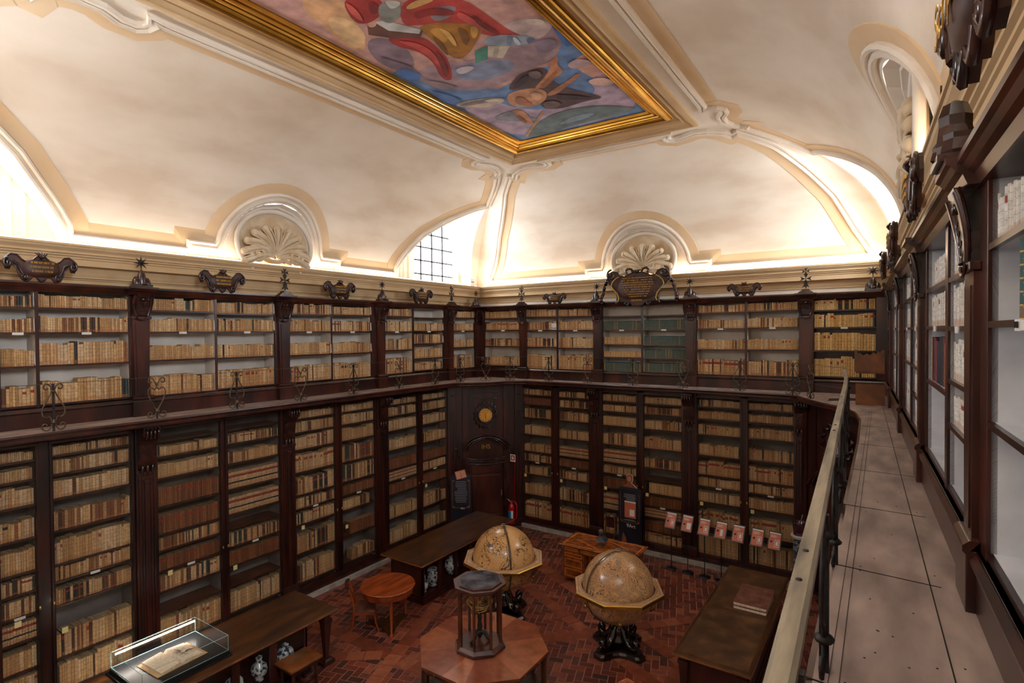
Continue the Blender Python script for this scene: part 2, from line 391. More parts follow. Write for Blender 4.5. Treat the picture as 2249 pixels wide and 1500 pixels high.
def vp(side, s, t, off=0.0):
    A, B, z = vends(side, t); ax = SD[side][2]; q = (s-A[ax])/(B[ax]-A[ax])
    th = t*PI/2; nx = (ZT-ZS)*math.cos(th); nz = -AA[side]*math.sin(th); L = math.hypot(nx, nz); n = ND[side]
    return Vector((A[0]+(B[0]-A[0])*q+n[0]*nx/L*off, A[1]+(B[1]-A[1])*q+n[1]*nx/L*off, z+nz/L*off))
def vn(side, t):
    th = t*PI/2; nx = (ZT-ZS)*math.cos(th); nz = -AA[side]*math.sin(th); L = math.hypot(nx, nz); n = ND[side]
    return Vector((n[0]*nx/L, n[1]*nx/L, nz/L))
MIDY, MIDX = 8.15, -6.15
ARCH = [(0, 12.27), (.041, 12.33), (.10, 12.47), (.163, 12.67), (.23, 12.92), (.303, 13.19), (.36, 13.5), (.423, 13.85), (.508, 14.36), (.56, 14.67), (.604, 14.99)]
def arch_y(t):
    for (t0, y0), (t1, y1) in zip(ARCH, ARCH[1:]):
        if t <= t1: return y0+(y1-y0)*(t-t0)/(t1-t0)
    return ARCH[-1][1]
def arch_r(t): return 16.28+(15.02-16.28)*(t/.604)**1.25
NR = 1.20; NZ = 8.62
def tz(t): return ZS+(ZT-ZS)*math.sin(t*PI/2)
def nw(t):
    z = tz(t); return NR if z < NZ else math.sqrt(max(0, NR*NR-(z-NZ)**2))
TN = math.asin((NZ+NR-ZS)/(ZT-ZS))/(PI/2)
TS = sorted(set([i/60*1.0 for i in range(61)]+[t for t, _ in ARCH]+[TN]+[TN-.002, TN-.006, TN-.012]))
def vault_side(side):
    mb = MB()
    for t0, t1 in zip(TS, TS[1:]):
        tm = (t0+t1)/2
        def ivs(t):
            A, B, z = vends(side, t); ax = SD[side][2]; out = [A[ax]]
            mid = MIDY if side in 'LR' else MIDX
            if side in 'LR' and tm < .604: out += [2*MIDY-arch_r(t), 2*MIDY-arch_y(t)]
            if tm < TN: out += [mid-nw(t), mid+nw(t)]
            if side in 'LR' and tm < .604: out += [arch_y(t), arch_r(t)]
            out.append(B[ax]); return out
        i0, i1 = ivs(t0), ivs(t1)
        for k in range(0, len(i0), 2):
            n = max(1, int((i0[k+1]-i0[k])/1.0))
            for j in range(n):
                def q(iv, f): return iv[k]+(iv[k+1]-iv[k])*f
                mb.add([vp(side, q(i0, j/n), t0), vp(side, q(i0, (j+1)/n), t0), vp(side, q(i1, (j+1)/n), t1), vp(side, q(i1, j/n), t1)], [(0, 1, 2, 3)], 0, raw=True, smooth=True)
    # niche soffit going back to an upright recess
    if True:
        mid = MIDY if side in 'LR' else MIDX
        fr = {'L': Fr((-12.62, 0), (0, 1), (-1, 0)), 'B': Fr((0, 16.57), (1, 0), (0, 1)), 'R': Fr((xr(8.15)-.02, 0), (0, 1), (1, 0)), 'N': Fr((0, -.27), (1, 0), (0, -1))}[side]
        outer = []; inner = []
        ts = [0.0]+[TN*(.15+.85*i/14) for i in range(15)]
        for t in ts: outer.append((mid-nw(t), t))
        cur = [(vp(side, s_, t)) for s_, t in outer]+[vp(side, 2*mid-s_, t) for s_, t in reversed(outer[:-1])]
        rings = [cur]
        for sc, dz in ((.97, .0), (.92, -.0), (.90, .02)):
            pass
        for dist, sc in ((.35, .965), (.38, .93), (.75, .90), (.78, .865), (1.0, .845)):
            r = []
            for p in cur:
                s_ = p.y if side in 'LR' else p.x
                w = Vector(fr.P(mid+(s_-mid)*sc, 0, NZ+(p.z-NZ)*(sc if p.z > NZ else 1.0)))
                base = Vector((p.x, w.y, w.z)) if side in 'LR' else Vector((w.x, p.y, w.z))
                r.append(base.lerp(w, dist))
            rings.append(r)
        for a, b in zip(rings, rings[1:]):
            n = len(a); mb.add(a+b, [(i, i+1, n+i+1, n+i) for i in range(n-1)], 0, raw=True, smooth=False)
        last = rings[-1]; mb.add(last, [tuple(range(len(last)))], 0, raw=True)
    # lunette reveals running out to the window wall
    if side in 'LR':
        xo = -13.25 if side == 'L' else 1.45
        for mir in (0, 1):
            for fn in (arch_y, arch_r):
                pts = []
                for t, _ in ARCH:
                    s_ = fn(t); s_ = 2*MIDY-s_ if mir else s_
                    pts.append(vp(side, s_, t))
                o2 = []
                for p in pts:
                    e = (p.y-MIDY)
                    o2.append(Vector((xo, p.y, p.z+.12)))
                n = len(pts); mb.add(pts+o2, [(i, i+1, n+i+1, n+i) for i in range(n-1)], 0, raw=True, smooth=True)
            for s0, s1 in ((12.0, 16.9),):
                pass
    return mb
ceil_root = None
mbs = {k: vault_side(k) for k in 'LBRN'}
allv = MB()
for k in 'LBRN':
    m_ = mbs[k]; n = len(allv.v); allv.v += m_.v; allv.f += [[n+j for j in f] for f in m_.f]; allv.m += m_.m; allv.c += m_.c; allv.uv += m_.uv; allv.k += m_.k; allv.sm += m_.sm
ceiling = allv.build('ceiling', [M['plaster']]); struct(ceiling)
# roof shell above, so that no daylight leaks round the vault
mb = MB(); mb.box(-14.2, 2.4, -1.6, 17.6, 12.1, 12.3); mb.box(-14.2, 2.4, 16.95, 17.2, 8, 12.2); mb.box(-14.2, 2.4, -1.1, -.9, 8, 12.2)
struct(mb.build('wall_roof_shell', M['plaster']))

# ---- window walls with leaded windows
def window_wall(side, mir, idx):
    x = -13.25 if side == 'L' else 1.45; sg = -1 if side == 'L' else 1
    yc = 14.85; y0, y1 = 13.72, 15.98
    fy = (lambda y: 2*MIDY-y) if mir else (lambda y: y)
    mb = MB()
    def bx(m_, ya, yb, xa, xb, z0, z1, mm=0): m_.box(min(xa, xb), max(xa, xb), min(fy(ya), fy(yb)), max(fy(ya), fy(yb)), z0, z1, mm)
    bx(mb, 11.6, y0, x, x+sg*.3, 7.9, 12.0); bx(mb, y1, 17.2, x, x+sg*.3, 7.9, 12.0); bx(mb, y0, y1, x, x+sg*.3, 7.9, 8.15); bx(mb, y0, y1, x, x+sg*.3, 11.35, 12.0)
    # moulded jambs and panel lines
    for a, b, p in ((y0-.22, y0, .08), (y0-.42, y0-.30, .04), (y0-.58, y0-.54, .03), (y1, y1+.12, .08), (y1+.2, y1+.28, .05), (12.75, 12.80, .03), (12.95, 12.98, .02)):
        bx(mb, a, b, x-sg*p, x, 8.2, 11.2)
    root = mb.build('window_%d' % idx, M['plaster']); struct(root)
    mb = MB()
    for i in range(1, 4):
        y = y0+(y1-y0)*i/4; bx(mb, y-.026, y+.026, x+sg*.12, x+sg*.15, 8.15, 11.35)
    for i in range(0, 7):
        z = 8.25+.47*i; bx(mb, y0, y1, x+sg*.12, x+sg*.15, z-.022, z+.022)
    mb.build('leading', M['iron'], root)
    mb = MB(); bx(mb, y0, y1, x+sg*.15, x+sg*.156, 8.15, 11.35); mb.build('pane', M['glass'], root)
    # scroll capital of the jamb
    mb = MB(); yy = y1+.16
    pts = [Vector(p) for p in [(x-sg*.14, fy(yy+.0+.16*math.cos(a)*(1-a/18)), 9.75+.16*math.sin(a)*(1-a/18)) for a in [i*.5 for i in range(30)]]]
    mb.tube(pts, .035, 6); bx(mb, yy-.12, yy+.16, x-sg*.12, x, 9.9, 10.0); bx(mb, yy-.14, yy+.2, x-sg*.15, x, 10.15, 10.25)
    mb.build('scroll_capital', M['stucco'], root)
for i, (sd, mi) in enumerate((('L', 0), ('L', 1), ('R', 0), ('R', 1))): window_wall(sd, mi, i+1)

# ---- moulded ribbons lying on the vault
def dens(pts, step=.12):
    out = []
    for (s0, t0), (s1, t1) in zip(pts, pts[1:]):
        L = math.hypot(s1-s0, (t1-t0)*5); n = max(1, int(L/step))
        for i in range(n): out.append((s0+(s1-s0)*i/n, t0+(t1-t0)*i/n))
    out.append(pts[-1]); return out
def ribbon(mb, side, pts, prof, m=0, closed=True, flip=1):
    if closed and pts[0] == pts[-1]: pts = pts[:-1]
    P = [vp(side, s_, t) for s_, t in pts]; Nn = [vn(side, t) for _, t in pts]; n = len(P); rows = []
    for i in range(n):
        a = P[(i-1) % n] if closed or i > 0 else P[i]; b = P[(i+1) % n] if closed or i < n-1 else P[i]
        e1 = (P[i]-a); e2 = (b-P[i]); e1 = e1.normalized() if e1.length > 1e-7 else e2.normalized(); e2 = e2.normalized() if e2.length > 1e-7 else e1
        T = (e1+e2); T = T.normalized() if T.length > .2 else e2
        B = Nn[i].cross(T).normalized()*flip; k = min(1.6, 1/max(.5, abs(T.dot(e2))))
        rows.append([P[i]+B*(bb*k)+Nn[i]*h for bb, h in prof])
    K = len(prof); v = [p for r in rows for p in r]; f = []
    for i in range(n if closed else n-1):
        j = (i+1) % n
        for q in range(K-1): f.append((i*K+q, i*K+q+1, j*K+q+1, j*K+q))
    mb.add(v, f, m, raw=True, smooth=False)
MOULD = [(-.12, -.01), (-.12, .055), (-.10, .075), (-.055, .075), (-.045, .035), (-.01, .03), (.0, .075), (.04, .09), (.075, .06), (.08, -.01)]
TANB = [(.08, .0), (.085, .02), (.33, .02), (.335, -.01)]
# half outline of the long-wall panel (distance from the middle, t), from bottom middle round to top middle
H = [(NR*1.10, .0)]
def nich(sc, a): # point on the niche border circle at angle a
    z = NZ+NR*sc*math.sin(a); return NR*sc*math.cos(a), math.asin(min(.999, (z-ZS)/(ZT-ZS)))/(PI/2)
def half_long():
    h = [nich(1.14, PI/2-i*(PI/2-.12)/10) for i in range(11)]           # arch over the shell
    h += [(1.42, .075), (1.98, .075), (1.98, .040), (4.14, .040)]
    h += [(arch_y(t)-MIDY-.10, t+.008) for t in [.08+.045*i for i in range(12)]]
    h += [(6.80, .612), (6.45, .70), (6.0, .785), (5.60, .842), (5.45, .838), (5.42, .862), (5.28, .885), (5.02, .900), (4.72, .898), (4.45, .876), (4.22, .876), (4.10, .895), (4.06, .925), (4.12, .940), (3.95, .932), (0, .932)]
    return h
def half_short():
    h = [nich(1.14, PI/2-i*(PI/2-.12)/10) for i in range(11)]
    h += [(1.42, .075), (1.95, .075), (1.95, .040), (5.95, .040), (5.55, .18), (5.10, .37), (4.52, .54), (3.95, .70), (3.25, .845), (3.12, .828), (2.95, .868), (2.62, .905), (2.35, .915), (2.10, .898), (1.85, .890), (1.70, .905), (1.66, .935), (1.72, .955), (1.55, .955), (0, .955)]
    return h
def full(h, mid): return [(mid+a, t) for a, t in h]+[(mid-a, t) for a, t in reversed(h[:-1])][1:-1]+[(mid+h[0][0], h[0][1])] if h[0][0] != 0 else None
def outline(h, mid):
    r = [(mid+a, t) for a, t in h]; l = [(mid-a, t) for a, t in reversed(h)]
    out = []
    for p in r+l:
        if not out or math.hypot(p[0]-out[-1][0], (p[1]-out[-1][1])*5) > 1e-4: out.append(p)
    if math.hypot(out[0][0]-out[-1][0], out[0][1]-out[-1][1]) < 1e-4: out.pop()
    return out
for side, hf, mid in (('L', half_long, MIDY), ('R', half_long, MIDY), ('B', half_short, MIDX), ('N', half_short, MIDX)):
    ol = outline(hf(), mid); cl = dens(ol+[ol[0]])[:-1]
    fl = {'L': 1, 'R': -1, 'B': 1, 'N': -1}[side]
    mb = MB(); ribbon(mb, side, cl, MOULD, 0, True, fl); mb.build('panel_moulding', M['plaster'], ceiling)
    mb = MB(); ribbon(mb, side, cl, TANB, 0, True, fl); mb.build('painted_border', M['plaster_tan'], ceiling)
# archivolt along the lunettes
for side in 'LR':
    for mir in (0, 1):
        pts = [(arch_y(t), t) for t in [.0+.604*i/30 for i in range(31)]]
        if mir: pts = [(2*MIDY-a, t) for a, t in pts]
        fl = {'L': -1, 'R': 1}[side]*(1 if mir else -1)
        mb = MB(); ribbon(mb, side, pts, [(0, -.05), (0, .03), (.09, .03), (.10, .0)], 0, False, fl); mb.build('lunette_edge', M['plaster'], ceiling)
# ---- stucco shells in the niches
def shell(side, mid):
    fr = {'L': Fr((-12.60, 0), (0, 1), (-1, 0)), 'B': Fr((0, 16.55), (1, 0), (0, 1)), 'R': Fr((xr(8.15)-.04, 0), (0, 1), (1, 0)), 'N': Fr((0, -.25), (1, 0), (0, -1))}[side]
    mb = MB(fr); zb = 8.47; n = 36
    # concave back of the shell
    v = [(mid, .02, zb+.35)]
    for r, d in ((.45, -.02), (.8, -.05), (1.0, -.10)):
        for k in range(n): a = 2*PI*k/n; v.append((mid+.94*r*math.cos(a), d, 8.86+.76*r*math.sin(a)))
    mb.add(v, [(0, 1+k, 1+(k+1) % n) for k in range(n)]+[(1+i*n+k, 1+i*n+(k+1) % n, 1+(i+1)*n+(k+1) % n, 1+(i+1)*n+k) for i in (0, 1) for k in range(n)], 0, smooth=True)
    # fanned leaves, each with a pair of raised veins and a rolled tip
    for k in range(11):
        a = math.radians(-14+208*k/10); ca, sa = math.cos(a), math.sin(a); R = .86+.02*sa
        def lp(t, side=0.0):
            x = R*ca*(t**1.25); z = (R*max(sa, -.2)*.84)*(t**.85)+.30*math.sin(PI*min(t, 1))*(1-abs(sa))*.55
            q = side*(.02+.075*t)
            return (mid+x-sa*q, -.06-.13*math.sin(t*PI*.72), zb+.05+z+ca*q*.8)
        mb.tube([lp(t/12) for t in range(1, 13)], [.035+.115*(t/12)**.9 for t in range(1, 12)]+[.11], 8, flat=.5)
        for sd_ in (-1, 1): mb.tube([(p[0], p[1]-.065, p[2]) for p in [lp(t/10, sd_*1.1) for t in range(1, 11)]], [.010+.012*t/10 for t in range(1, 11)], 5)
        e = lp(1.0); mb.ball((e[0], e[1]-.03, e[2]), .095, 8)
    for s_ in (-1, 1):
        pts = spiral((mid+s_*.50, zb+.13), .22, 1.7, d=-.20, n=34, start=(PI*.5), sgn=s_*-1)
        mb.tube([(a, d-.05*i/34, z) for i, (a, d, z) in enumerate(pts)], [.062*(1-.5*i/34) for i in range(35)], 8)
    pts = [(mid+.10*math.sin(i*1.3)+(-.35+.07*i), -.17, zb-.02+.03*math.cos(i*2.1)) for i in range(11)]
    mb.tube(pts, .06, 6)
    sh = mb.build('shell_ornament', M['stucco']); tag(sh, {'L': 'stucco scallop shell in the niche above the left wall cornice', 'B': 'stucco scallop shell in the niche above the large carved cartouche', 'R': 'stucco scallop shell seen edge-on above the right wall', 'N': 'stucco scallop shell above the near wall'}[side], 'shell ornament')
    # oval rim round the shell
    mb = MB(fr); ring = []
    for i in range(60):
        a = math.radians(-52)+math.radians(284)*i/59; ring.append((mid+1.0*math.cos(a), -.14, 8.86+.80*math.sin(a)))
    mb.tube(ring, .06, 8); mb.tube([(mid+(a-mid)*.93, -.10, 8.86+(z-8.86)*.93) for a, d, z in ring], .02, 6)
    mb.build('oval_rim', M['plaster'], sh)
def fr_loc(a, d, z): return (a, d, z)
for sd, md in (('L', MIDY), ('B', MIDX), ('R', MIDY)): shell(sd, md)

# ---- plaster cornice running round the room (profile: d towards the room, z)
CP = [(-.35, 8.28), (-.06, 8.34), (0, 8.345), (0, 8.31), (-.02, 8.305), (-.03, 8.27), (-.075, 8.225), (-.085, 8.21), (-.085, 8.175), (-.12, 8.165), (-.12, 8.135), (-.15, 8.12), (-.15, 8.09), (-.17, 8.08), (-.17, 7.965), (-.36, 7.95), (-.36, 7.93), (-.31, 7.86), (-.33, 7.80), (-.34, 7.78), (-.34, 7.75), (-.38, 7.74), (-.38, 7.72), (-.40, 7.71), (-.40, 7.45), (-.62, 7.45), (-.62, 8.28)]
# lines of the lip: left x=-12.35, back y=16.35, right x=.475-.027y
def lipc(side_a, side_b, d):
    L = {'L': ((-12.35+d, 0), (0, 1)), 'B': ((0, 16.35-d), (1, 0)), 'R': ((.475-d, 0), (-.027, 1)), 'N': ((0, -.35+d), (1, 0))}
    (p, u), (q, v) = L[side_a], L[side_b]
    det = u[0]*(-v[1])+v[0]*u[1]; bx_, by_ = q[0]-p[0], q[1]-p[1]; s_ = (bx_*(-v[1])+v[0]*by_)/det
    return (p[0]+u[0]*s_, p[1]+u[1]*s_)
mb = MB(); cor = [('L', 'N'), ('L', 'B'), ('R', 'B'), ('R', 'N')]; v = []
for a, b in cor:
    for d, z in CP: x, y = lipc(a, b, d); v.append((x, y, z))
K = len(CP); f = [(i*K+q, i*K+(q+1) % K, ((i+1) % 4)*K+(q+1) % K, ((i+1) % 4)*K+q) for i in range(4) for q in range(K)]
mb.add(v, f, 0); cornice = mb.build('trim_1', M['cornice']); struct(cornice)
# LED strips lying on the ledge
for a, b, nm in ((('L', 'N'), ('L', 'B'), 0), (('L', 'B'), ('R', 'B'), 0), (('R', 'B'), ('R', 'N'), 0)):
    p = Vector(lipc(*a, -.13)); q = Vector(lipc(*b, -.13)); mb = MB(); u = (q-p).normalized(); n = Vector((-u.y, u.x))*.02; p += u*.2; q -= u*.2
    mb.prism_xy([(p-n)[:], (q-n)[:], (q+n)[:], (p+n)[:]], 8.37, 8.385)
    o = mb.build('cove_lamp_strip', emit_mat('cove_strip', 'FFE6C8', 3)); tag(o, 'thin warm strip lamp hidden on the plaster cornice ledge', 'strip lamp', 'cove lamps on the cornice')

# ---- frame of the painted ceiling
def frame_loop(prof, m, name, parent):
    mb = MB(); v = []; K = len(prof)
    for sx, sy, key in ((1, 1, 'LN'), (1, -1, 'LB'), (-1, -1, 'RB'), (-1, 1, 'RN')):
        x, y = FQ[key]
        for d, z in prof: v.append((x+sx*d, y+sy*d, z))
    mb.add(v, [(i*K+q, i*K+q+1, ((i+1) % 4)*K+q+1, ((i+1) % 4)*K+q) for i in range(4) for q in range(K-1)], 0); return mb.build(name, M[m], parent)
frame_loop([(-.02, 11.47), (-.02, 11.40), (.03, 11.385), (.07, 11.385), (.08, 11.41), (.12, 11.43), (.20, 11.49), (.235, 11.49), (.235, 11.46), (.27, 11.46), (.28, 11.52), (.40, 11.56), (.42, 11.56), (.42, 11.60)], 'cornice', 'frame_moulding', ceiling)
tor = [(.42+.0, 11.60), (.42, 11.545), (.44, 11.535), (.455, 11.55)]+[(.54-.085*math.cos(a), 11.565-.085*math.sin(a)) for a in [i*PI/8 for i in range(9)]]+[(.635, 11.565), (.65, 11.545), (.68, 11.545), (.69, 11.575), (.73, 11.59), (.74, 11.57), (.77, 11.57), (.78, 11.61), (.83, 11.62), (.84, 11.605), (.86, 11.605), (.87, 11.66), (.89, 11.68)]
frame_loop(tor, 'gold', 'gilded_frame', ceiling)
COLS={
'L0':(2.83,3.31,[(4.531,0.154,'p'),(4.199,0.208,'p'),(3.762,0.309,'p'),(3.196,0.309,'p'),(2.625,0.378,'p'),(2.277,0.255,'m'),(1.891,0.293,'m'),(1.459,0.309,'w'),(0.949,0.355,'p'),(0.509,0.34,'p')]),
'L1':(3.55,4.77,[(4.544,0.152,'m'),(4.211,0.236,'p'),(3.775,0.304,'p'),(3.198,0.329,'m'),(2.6,0.422,'p'),(2.296,0.253,'m'),(1.861,0.287,'m'),(0.923,0.456,'m'),(0.325,0.473,'p')]),
'L2':(5.23,6.51,[(4.519,0.0,'e'),(4.193,0.202,'p'),(3.753,0.269,'p'),(3.173,0.366,'b'),(2.607,0.366,'b'),(2.28,0.25,'m'),(1.858,0.27,'b'),(1.439,0.318,'m'),(0.996,0.0,'e'),(0.36,0.482,'p')]),
'L3':(6.67,7.96,[(4.537,0.0,'e'),(4.207,0.201,'m'),(3.759,0.254,'m'),(3.186,0.366,'w'),(2.618,0.366,'w'),(2.296,0.0,'e'),(1.882,0.286,'m'),(1.447,0.297,'b'),(1.012,0.0,'e'),(0.397,0.446,'p')]),
'L4':(8.35,9.59,[(4.53,0.176,'p'),(4.192,0.246,'m'),(3.758,0.328,'p'),(3.185,0.446,'r'),(2.613,0.411,'m'),(2.266,0.246,'m'),(1.862,0.282,'m'),(1.139,0.481,'m'),(0.388,0.47,'m')]),
'L5':(9.79,10.98,[(4.529,0.19,'p'),(4.19,0.254,'p'),(3.741,0.33,'p'),(3.162,0.432,'m'),(2.623,0.432,'m'),(2.26,0.241,'b'),(1.853,0.267,'m',0,0.85),(1.141,0.331,'b',0.25,1),(0.404,0.318,'m',0.3,1)]),
'L6':(11.48,12.73,[(4.522,0.152,'m'),(4.19,0.25,'p'),(3.752,0.291,'p'),(3.173,0.305,'p'),(2.599,0.291,'b'),(2.258,0.25,'w'),(1.856,0.25,'b'),(1.129,0.347,'p'),(0.379,0.389,'p')]),
'L7':(12.94,14.15,[(4.527,0.178,'p'),(4.19,0.238,'m'),(3.75,0.282,'p'),(3.165,0.297,'p'),(2.592,0.267,'b'),(2.274,0.253,'p'),(1.849,0.253,'b'),(1.115,0.372,'p'),(0.363,0.372,'p')]),
'B0':(-10.34,-9.20,[(4.52,0.186,'p'),(4.185,0.232,'b'),(3.734,0.31,'m'),(3.16,0.31,'p'),(2.576,0.264,'p'),(2.243,0.233,'m'),(1.798,0.28,'m'),(1.101,0.374,'p'),(0.321,0.531,'r')]),
'B1':(-8.94,-7.82,[(4.508,0.178,'p'),(4.175,0.238,'m'),(3.735,0.283,'m'),(3.145,0.298,'p'),(2.568,0.298,'w'),(2.225,0.224,'b'),(1.811,0.269,'m'),(1.098,0.374,'m'),(0.33,0.539,'r')]),
'B2':(-7.36,-6.23,[(4.488,0.198,'p'),(4.167,0.212,'m'),(3.724,0.283,'P'),(3.13,0.354,'p'),(2.572,0.383,'w'),(2.222,0.227,'m'),(1.753,0.313,'b'),(1.084,0.484,'w'),(0.323,0.542,'r')]),
'B3':(-6.01,-4.86,[(4.488,0.189,'p'),(4.17,0.23,'m'),(3.72,0.27,'m'),(3.142,0.338,'p'),(2.563,0.271,'m'),(2.211,0.0,'e'),(1.793,0.312,'P',0.12,1),(1.415,0.285,'b'),(1.08,0.245,'w'),(0.658,0.286,'b'),(0.317,0.3,'r')]),
'B4':(-4.41,-3.26,[(4.508,0.192,'p'),(4.163,0.217,'p'),(3.718,0.269,'p'),(3.127,0.307,'p'),(2.572,0.385,'r'),(2.242,0.257,'p'),(1.798,0.283,'p'),(1.098,0.437,'r'),(0.304,0.541,'P')]),
'B5':(-3.06,-1.93,[(4.509,0.182,'p'),(4.17,0.207,'p'),(3.733,0.268,'p'),(3.142,0.305,'p'),(2.57,0.378,'r'),(2.242,0.244,'p'),(1.811,0.293,'p'),(1.075,0.465,'r'),(0.315,0.515,'p')]),
'U0':(2.93,3.40,[(7.161,0.203,'m'),(6.722,0.25,'p'),(6.137,0.296,'p'),(5.45,0.335,'p')]),
'U1':(3.45,4.85,[(7.163,0.22,'p'),(6.724,0.279,'p'),(6.141,0.397,'p'),(5.45,0.406,'p')]),
'U2':(5.18,6.53,[(7.165,0.25,'p'),(6.727,0.288,'p'),(6.15,0.288,'p'),(5.429,0.385,'p')]),
'U3':(6.58,7.98,[(7.139,0.254,'p'),(6.729,0.275,'p'),(6.14,0.296,'p'),(5.452,0.402,'p')]),
'U4':(8.27,9.64,[(7.167,0.27,'m'),(6.725,0.293,'p'),(6.131,0.305,'p'),(5.446,0.399,'m')]),
'U5':(9.68,11.04,[(7.178,0.228,'p'),(6.721,0.292,'m'),(6.121,0.305,'p'),(5.423,0.419,'p')]),
'U6':(11.39,12.72,[(7.18,0.235,'m'),(6.717,0.305,'p'),(6.155,0.332,'m'),(5.439,0.443,'p')]),
'U7':(12.80,14.19,[(7.158,0.0,'e'),(6.728,0.252,'p'),(6.323,0.297,'m'),(5.853,0.297,'p'),(5.467,0.237,'p')]),
'U8':(14.54,15.94,[(7.19,0.224,'p'),(6.736,0.241,'p'),(6.154,0.273,'p'),(5.416,0.449,'p',0,0.9)]),
'V0':(-12.07,-10.44,[(7.169,0.259,'p'),(6.747,0.275,'r'),(6.171,0.26,'m'),(5.487,0.325,'p')]),
'V1':(-10.34,-9.08,[(7.185,0.263,'p'),(6.732,0.279,'m'),(6.162,0.31,'p'),(5.408,0.513,'p')]),
'V2':(-9.01,-7.74,[(7.177,0.223,'p'),(6.72,0.313,'p'),(6.134,0.343,'p'),(5.426,0.492,'p')]),
'V3':(-7.39,-6.14,[(7.148,0.0,'e'),(6.715,0.269,'t'),(6.257,0.241,'P'),(5.858,0.184,'P'),(5.411,0.284,'t')]),
'V4':(-6.07,-4.80,[(7.146,0.0,'e'),(6.716,0.284,'t'),(6.244,0.271,'t'),(5.848,0.258,'t'),(5.433,0.272,'t')]),
'V5':(-4.46,-3.17,[(7.177,0.217,'m'),(6.725,0.243,'p'),(6.136,0.282,'p'),(5.42,0.449,'r')]),
'V6':(-3.11,-1.84,[(7.189,0.219,'p'),(6.741,0.268,'p'),(6.142,0.281,'p'),(5.437,0.415,'p')]),
'V7':(-1.50,-0.15,[(7.165,0.263,'y'),(6.726,0.343,'y'),(6.132,0.435,'y'),(5.467,0.504,'y')])}
